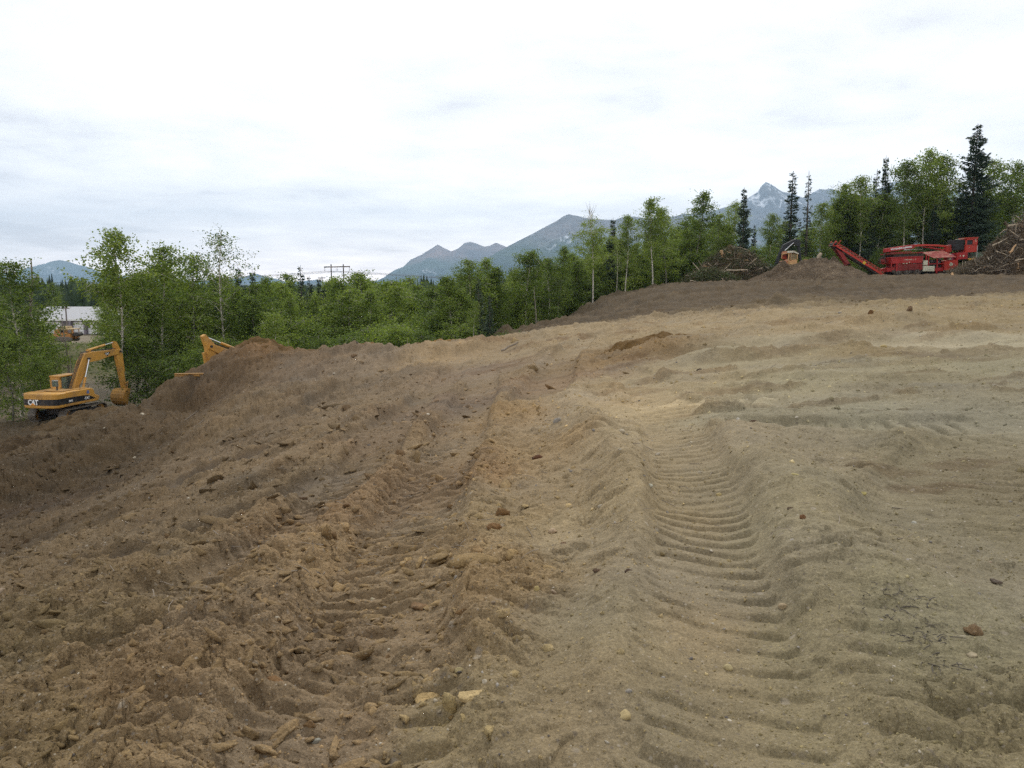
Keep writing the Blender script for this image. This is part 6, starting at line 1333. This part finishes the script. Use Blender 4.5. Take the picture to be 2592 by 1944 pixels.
p = at(637, 870, 43); spoil, _ = mound('dirt_heap', p.x+.9, 43.2, 3.0, 2.2, .30, 3, (98, 76, 46), .38, 'red-brown heap of loose spoil beside the bent arm of the half-hidden excavator', 'dirt heap', peak=(-.2, 0), pw=1.2, noise=.8)
p = at(905, 890, 40); mound('dirt_heap', p.x, 41, 1.9, 1.6, .45, 9, (118, 90, 56), .2, 'low brown knob of earth on the crest right of the red-brown heap', 'dirt heap'); p = at(1080, 895, 42); mound('dirt_heap', p.x, 43, 2.2, 1.5, .42, 14, (134, 104, 62), .2, 'low orange-tan knob of earth on the crest, middle of the photo', 'dirt heap')
p = at(205, 1060, 50); mound('dirt_heap', p.x+.4, 51, 4.6, 1.3, .30, 41, (86, 70, 48), .3, 'long dark bank of dug earth in front of the left excavator tracks', 'dirt heap', pw=1.6)
p = at(20, 1090, 45); mound('dirt_heap', p.x, 46, 3.2, 2.6, 1.1, 47, (74, 60, 42), .35, 'dark lumpy earth heap at the left edge beside the excavator', 'dirt heap')
p = at(1640, 890, 23); mound('dirt_heap', p.x, p.y, 1.3, .6, .22, 51, (104, 80, 46), .14, 'rough brown clump of earth pushed up in the middle of the tan ground', 'dirt heap', sub=70)
def chip_material():
    m, N, L = mat_new('wood_chips'); out = N.new('ShaderNodeOutputMaterial'); b = N.new('ShaderNodeBsdfPrincipled'); L.new(b.outputs[0], out.inputs[0]); b.inputs['Roughness'].default_value = .95; b.inputs['Specular IOR Level'].default_value = .1
    tc = N.new('ShaderNodeTexCoord'); vo = N.new('ShaderNodeTexVoronoi'); vo.inputs['Scale'].default_value = 15; L.new(tc.outputs['Object'], vo.inputs['Vector']); sp = N.new('ShaderNodeSeparateColor'); L.new(vo.outputs['Color'], sp.inputs[0])
    r = N.new('ShaderNodeValToRGB'); L.new(sp.outputs[0], r.inputs[0]); e = r.color_ramp.elements; e[0].color = (.075, .052, .034, 1); e[1].color = (.36, .28, .18, 1); x = e.new(.55); x.color = (.115, .083, .052, 1); x = e.new(.93); x.color = (.16, .12, .08, 1)
    n = N.new('ShaderNodeTexNoise'); n.inputs['Scale'].default_value = .7; n.inputs['Detail'].default_value = 6; L.new(tc.outputs['Object'], n.inputs['Vector']); mr = N.new('ShaderNodeMapRange'); L.new(n.outputs['Fac'], mr.inputs[0]); mr.inputs[1].default_value = .3; mr.inputs[2].default_value = .7; mr.inputs[3].default_value = .65; mr.inputs[4].default_value = 1.3
    vm = N.new('ShaderNodeVectorMath'); vm.operation = 'SCALE'; L.new(r.outputs[0], vm.inputs[0]); L.new(mr.outputs[0], vm.inputs['Scale']); L.new(vm.outputs[0], b.inputs['Base Color'])
    bp = N.new('ShaderNodeBump'); bp.inputs['Strength'].default_value = .8; bp.inputs['Distance'].default_value = .08; L.new(vo.outputs['Distance'], bp.inputs['Height']); L.new(bp.outputs[0], b.inputs['Normal']); return m
M_CHIP = chip_material()
p = at(2050, 720, 88); chips, _ = mound('chip_mound', p.x-.6, 87, 6.3, 5.0, 2.05, 61, (100, 80, 55), .22, 'wide mound of brown wood chips in front of the log loader and under the conveyor', 'chip mound', mat=M_CHIP, peak=(.2, 0), pw=1.5)
p = at(2115, 672, 91); mound('chip_mound', p.x, 91.5, 2.3, 2.0, 2.3, 67, (110, 86, 60), .12, 'pointed fresh pile of wood chips right under the head of the red conveyor', 'chip mound', mat=M_CHIP, pw=1.0, sub=60, noise=.1); p = at(1982, 680, 86); mound('chip_mound', p.x, 86, 2.4, 2.0, 2.1, 71, (100, 80, 55), .1, 'small cone of wood chips below the cab of the log loader', 'chip mound', mat=M_CHIP, pw=1.05, sub=60, noise=.1)

M_STICK = [simple('grey_branch', (.25, .205, .155), .9, var=.35, scale=3), simple('pale_branch', (.38, .31, .22), .85, var=.25, scale=3), simple('brown_root', (.12, .088, .06), .95, var=.35, scale=3), simple('orange_wood', (.46, .29, .15), .85, var=.25, scale=3)]
def stick_geo(g, c, d, ln, r, rng, k=5, curve=.15):
    d = Vector(d).normalized(); pts = []; off = Vector(rng.normal(0, curve*ln, 3))
    for i in range(4): t = i/3; pts.append(Vector(c)+d*ln*(t-.5)+off*math.sin(t*math.pi)*.5)
    g.tube(pts, [r, r*.85, r*.6, r*.3], k)
def brush(name, cx, cy, rx, ry, h, seed, label, greens=True, n=1500, roots=False, core=(84, 70, 48)):
    rng = np.random.default_rng(seed); root = empty(name, (cx, cy, float(base_h(cx, cy)))); tag(root, label, 'brush pile')
    co, _ = mound('pile_core', cx, cy, rx*.97, ry*.97, h*.93, seed, core, .7, None, None, sub=80, pw=1.25, noise=.55); 
    for k_ in ('label', 'category'):
        if k_ in co: del co[k_]
    loc = co.location.copy(); co.parent = root; co.location = loc-root.location
    def top(u, v):
        q = math.hypot(u, v); return max(1-q**1.25, 0)*h*(1+.35*float(fbm(np.array([u*3+seed]), np.array([v*3]), 3, seed+1)[0]))
    for mi, (share, nm, r0, r1, l0, l1) in enumerate(((.38, 'branches', .012, .04, .5, 2.2), (.06, 'pale_branches', .025, .07, .8, 3.4), (.62, 'roots', .012, .05, .4, 1.7), (.012, 'broken_wood', .05, .12, .4, 1.0))):
        g = Geo()
        for i in range(int(n*share)):
            a_ = rng.uniform(0, 6.28); q = rng.uniform(0, 1)**.55; u, v = math.cos(a_)*q, math.sin(a_)*q; x, y = u*rx, v*ry; z = float(base_h(cx+x, cy+y))-root.location.z+top(u, v)*rng.uniform(.82, 1.05)+rng.uniform(-.05, .25)
            d = Vector((rng.normal(), rng.normal(), rng.normal()*(.42 if not roots else .7)))-Vector((0, 0, 0)); d.normalize(); d += Vector((-u, -v, 0))*.4+Vector((0, 0, .25*(1-q)))
            stick_geo(g, (x, y, z), d, rng.uniform(l0, l1), rng.uniform(r0, r1), rng, 4, .12 if mi != 2 else .3)
        o = mesh_np(nm, g.V, g.F, M_STICK[mi], root, smooth=True); tag(o, kind='stuff')
    # clumps of dead needles and dirt-choked roots, and some still green boughs
    P = []; T = []
    for i in range(520 if greens else 420):
        a_ = rng.uniform(0, 6.28); q = rng.uniform(0, 1)**.5; u, v = math.cos(a_)*q, math.sin(a_)*q; x, y = u*rx, v*ry; z = float(base_h(cx+x, cy+y))-root.location.z+top(u, v)+rng.uniform(-.2, .35)
        m_ = rng.poisson(60); P.append(np.array([x, y, z])+rng.normal(0, .28, (m_, 3))*np.array([1.3, 1.3, .6])); T.append(np.full(m_, rng.uniform(0, 1)))
    P = np.concatenate(P); T = np.concatenate(T); lm = M_DRYLEAF if not greens else M_MIXLEAF
    o = leaves_mesh('needles', P, .15, lm, rng, T, aspect=.35); o.parent = root; tag(o, kind='stuff')
    g = Geo(); P = []
    return root, top
M_MIXLEAF = leaf_material('brush_needles', [(.05, .035, .02), (.08, .065, .03), (.05, .075, .025), (.09, .12, .035)], .15); M_DRYLEAF = leaf_material('dry_needles', [(.06, .045, .03), (.11, .085, .055), (.17, .135, .085)], .1)
pb = at(1855, 700, 92); brush('brush_pile', pb.x-.3, 91.5, 5.2, 3.2, 3.6, 5, 'tangled brush pile of branches, roots and green boughs left of the log loader', n=1500)
pb2 = at(1805, 722, 86); brush('brush_pile', pb2.x, 87.5, 2.6, 1.5, 1.1, 15, 'low dark heap of twigs in front of the tangled brush pile', n=420)
pr = at(2560, 700, 84); brush('root_pile', pr.x+2.3, 84.5, 5.9, 4.5, 6.2, 25, 'towering dark pile of torn roots and stumps at the right edge', greens=False, n=2600, roots=True, core=(82, 68, 50))
pr2 = at(2492, 695, 86); brush('root_pile', pr2.x, 86.5, 2.5, 2.2, 1.4, 35, 'lower skirt of roots between the red grinder and the towering root pile', greens=False, n=800, roots=True, core=(86, 72, 52))
pr3 = at(2448, 690, 89); brush('root_pile', pr3.x, 89.0, 1.5, 1.2, .6, 45, 'small root heap right in front of the yellow bumper of the red grinder', greens=False, n=420, roots=True, core=(86, 72, 52))
def log_thing(p0, Y0, p1, Y1, r, mat, label, name='log', k=9, up=0):
    a_, b_ = at(p0[0], p0[1], Y0), at(p1[0], p1[1], Y1); c = (a_+b_)/2; g = Geo(); n = 5; rng = np.random.default_rng(int(p0[0])); pts = [a_.lerp(b_, i/n)-c+Vector(rng.normal(0, r*.35, 3)) for i in range(n+1)]
    g.tube(pts, [r*(1-.35*i/n) for i in range(n+1)], k); V = list(g.V); m = len(V); g.F2 = None
    o = mesh_np(name, V, g.F, mat, smooth=True); o.location = c; tag(o, label, 'log', 'loose logs and poles'); return o
LOGS = [((1746,710),86,(1775,714),86,.07,1,'pale thin log sticking out left at the foot of the brush pile'),((1843,712),84,(1900,721),84,.08,1,'long pale pole lying on the dirt at the right foot of the brush pile'),((1820,686),88.4,(1840,686),88.4,.08,1,'short bleached pole lying across the middle of the brush pile'),
 ((1838,684),88,(1893,683),88,.09,1,'whitish bent log in the middle of the brush pile'),((1826,638),90.5,(1829,650),90.5,.20,3,'orange split stump standing on top of the brush pile'),((1814,691),87,(1814,704),87,.18,3,'orange upright stump in the lower part of the brush pile'),((1772,690),88,(1790,696),88,.09,1,'pale stick at the left flank of the brush pile'),
 ((1832,720),85.5,(1850,725),85.5,.06,1,'small pale stick lying below the dark twig heap'),((2075,664),93,(2073,652),93,.19,1,'curved upright log standing on the chip mound'),
 ((2445,712),80,(2480,708),80,.10,1,'pale log lying on the dark ground below the root pile'),((2503,713),79,(2530,698),79,.07,1,'slanting white pole at the foot of the towering root pile'),((2512,622),84,(2552,603),84,.09,1,'bleached trunk slanting up on the left flank of the root pile'),
 ((2553,571),84,(2575,569),84,.10,1,'light pole at the very top of the root pile'),((2490,679),84,(2512,666),84,.10,3,'orange-brown log poking from the lower root pile'),((2357,716),80,(2366,710),80,.10,1,'short pale log on the dark ground below the red grinder'),((2408,700),84,(2410,692),84,.16,3,'upright tan stump end right of the red grinder'),
 ((2556,640),82,(2572,620),82,.12,3,'tan broken trunk in the middle of the root pile'),((2568,660),81,(2591,655),81,.08,1,'pale branch at the right edge of the root pile'),((2545,560),84.5,(2552,578),84.5,.16,2,'dark stump pointing up on top of the root pile')]
for a_ in LOGS:
    if 'curved' in a_[6]: continue
    log_thing(a_[0], a_[1], a_[2], a_[3], a_[4], M_STICK[a_[5]], a_[6])
g = Geo(); q = [at(2073, 668, 93), at(2071, 658, 93), at(2073, 648, 93), at(2079, 641, 93)]; c = q[0]; g.tube([v-c for v in q], [.24, .24, .22, .17], 9); o = mesh_np('log', g.V, g.F, M_STICK[1], smooth=True); o.location = c; tag(o, 'curved upright log standing alone on the chip mound', 'log', 'loose logs and poles')
# sticks and roots in the near dirt
NEAR = [((540,1068),(590,1063),29,.05,1,'short pale log in the dirt below the dug slope'),((440,1085),(500,1040),31,.03,0,'grey branch leaning in the lumpy dirt at the left'),((470,1100),(515,1062),30,.025,0,'thin grey twig beside the leaning branch at the left'),
 ((480,1100),(520,1095),29,.03,2,'dark stick in the hollow at the left'),((1270,716+170),(1310,868),50,.05,0,'pale forked root at the edge of the birch wood'),((1600,750),(1618,744),70,.05,1,'small pale stick on the dark strip')]
for a_, b_, Y, r, mi, lb in NEAR: 
    g_ = on_ground(a_[0], Y); log_thing(a_, hit(*a_)[1], b_, hit(*a_)[1]+.1, r, M_STICK[mi], lb, 'branch')
# root snag by the wood edge
def litter():
    rng = np.random.default_rng(77); g = Geo(); n = 0
    for i in range(2600):
        zone = rng.random()
        if zone < .45: px = rng.uniform(1250, 2592); Y = rng.uniform(56, 96)
        elif zone < .8: px = rng.uniform(0, 1250); Y = math.exp(rng.uniform(math.log(5), math.log(40)))
        else: px = rng.uniform(600, 2592); Y = math.exp(rng.uniform(math.log(4), math.log(50)))
        x = (px-1296)/FPX*Y; z = H(x, Y); ln = rng.uniform(.05, .30)*(Y/20)**.5*1.2; r = ln*.022; d = Vector((rng.normal(), rng.normal()*.6, rng.normal()*.12)); stick_geo(g, (x, Y, z+r), d, ln, r, rng, 4, .12)
    o = mesh_np('twig_litter', g.V, g.F, M_STICK[0], smooth=True); tag(o, 'grey twigs and root bits strewn over the dirt', 'twigs', kind='stuff')
    # dry grass tuft tangle pressed in the ground at lower right
    g = Geo()
    for (px, py, sp, m) in ((2270, 1600, .12, 40), (2300, 1650, .08, 34), (2340, 1690, .06, 22), (2390, 1740, .05, 16), (2240, 1585, .08, 16)):
        x0, y0 = hit(px, py)
        for i in range(m):
            x, y = x0+rng.normal(0, sp), y0+rng.normal(0, sp*.7); z = H(x, y); a_ = rng.uniform(0, 6.28); stick_geo(g, (x, y, z+.003), (math.cos(a_), math.sin(a_), rng.normal()*.2), rng.uniform(.02, .08), rng.uniform(.0012, .003), rng, 4, .25)
    o = mesh_np('root_tangle', g.V, g.F, simple('grey_roots', (.10, .085, .068), .95, var=.3), smooth=True); tag(o, 'grey tangle of dry roots pressed into the sandy bank at the lower right', 'roots', kind='stuff')
litter()
# grass and weeds at the edge of the woods and on the yard bank
def weeds():
    rng = np.random.default_rng(31); P = []; T = []
    def patch(n, f, sz=1.0):
        for i in range(n):
            x, y = f(); z = H(x, y); m_ = rng.poisson(26); P.append(np.stack([x+rng.normal(0, .35, m_), y+rng.normal(0, .35, m_), z+np.abs(rng.normal(0, .22, m_))*sz], 1)); T.append(np.full(m_, rng.uniform(.3, 1)))
    def edge():
        px = rng.uniform(1200, 2600); Y = edgeY(px)+rng.uniform(-1.5, 3); return (px-1296)/FPX*Y, Y
    patch(800, edge, 1.2)
    patch(900, lambda: (rng.uniform(-75, -42), rng.uniform(96, 133)), .9); patch(260, lambda: (rng.uniform(-30, -20), rng.uniform(60, 74)), 1); patch(420, lambda: (rng.uniform(-16, 0), rng.uniform(50, 62)), 1)
    P_ = np.concatenate(P); T_ = np.concatenate(T); o = leaves_mesh('weeds', P_, .20, leaf_material('weed', [(.07, .10, .03), (.12, .16, .05), (.20, .21, .09)], .3), rng, T_, aspect=.3); tag(o, 'green and yellowish weeds along the edge of the woods and on the yard bank', 'weeds', kind='stuff')
weeds()
c_ = at(2486, 640, 108); gz = H(c_.x, 108); g = MB().span((-1.1, -.8, 0), (1.1, .8, c_.z-gz)).build('green_container', simple('green_box', (.07, .13, .08), .6, dirt=.4), None, .05); g.location = (c_.x, 108, gz); tag(g, 'green metal container half hidden behind the root pile', 'container')
MB().rod((0, 0, 0), (0, 0, 4.2), .05, 8).build('post', simple('pale_post', (.4, .4, .38), .7)); g = bpy.data.objects['post']; 
for o in [o for o in bpy.data.objects if o.name.startswith('post') and o.parent is None]:
    x_ = at(2473, 640, 107).x; o.location = (x_, 107, H(x_, 107)); tag(o, 'thin pale pole standing left of the green container', 'pole')
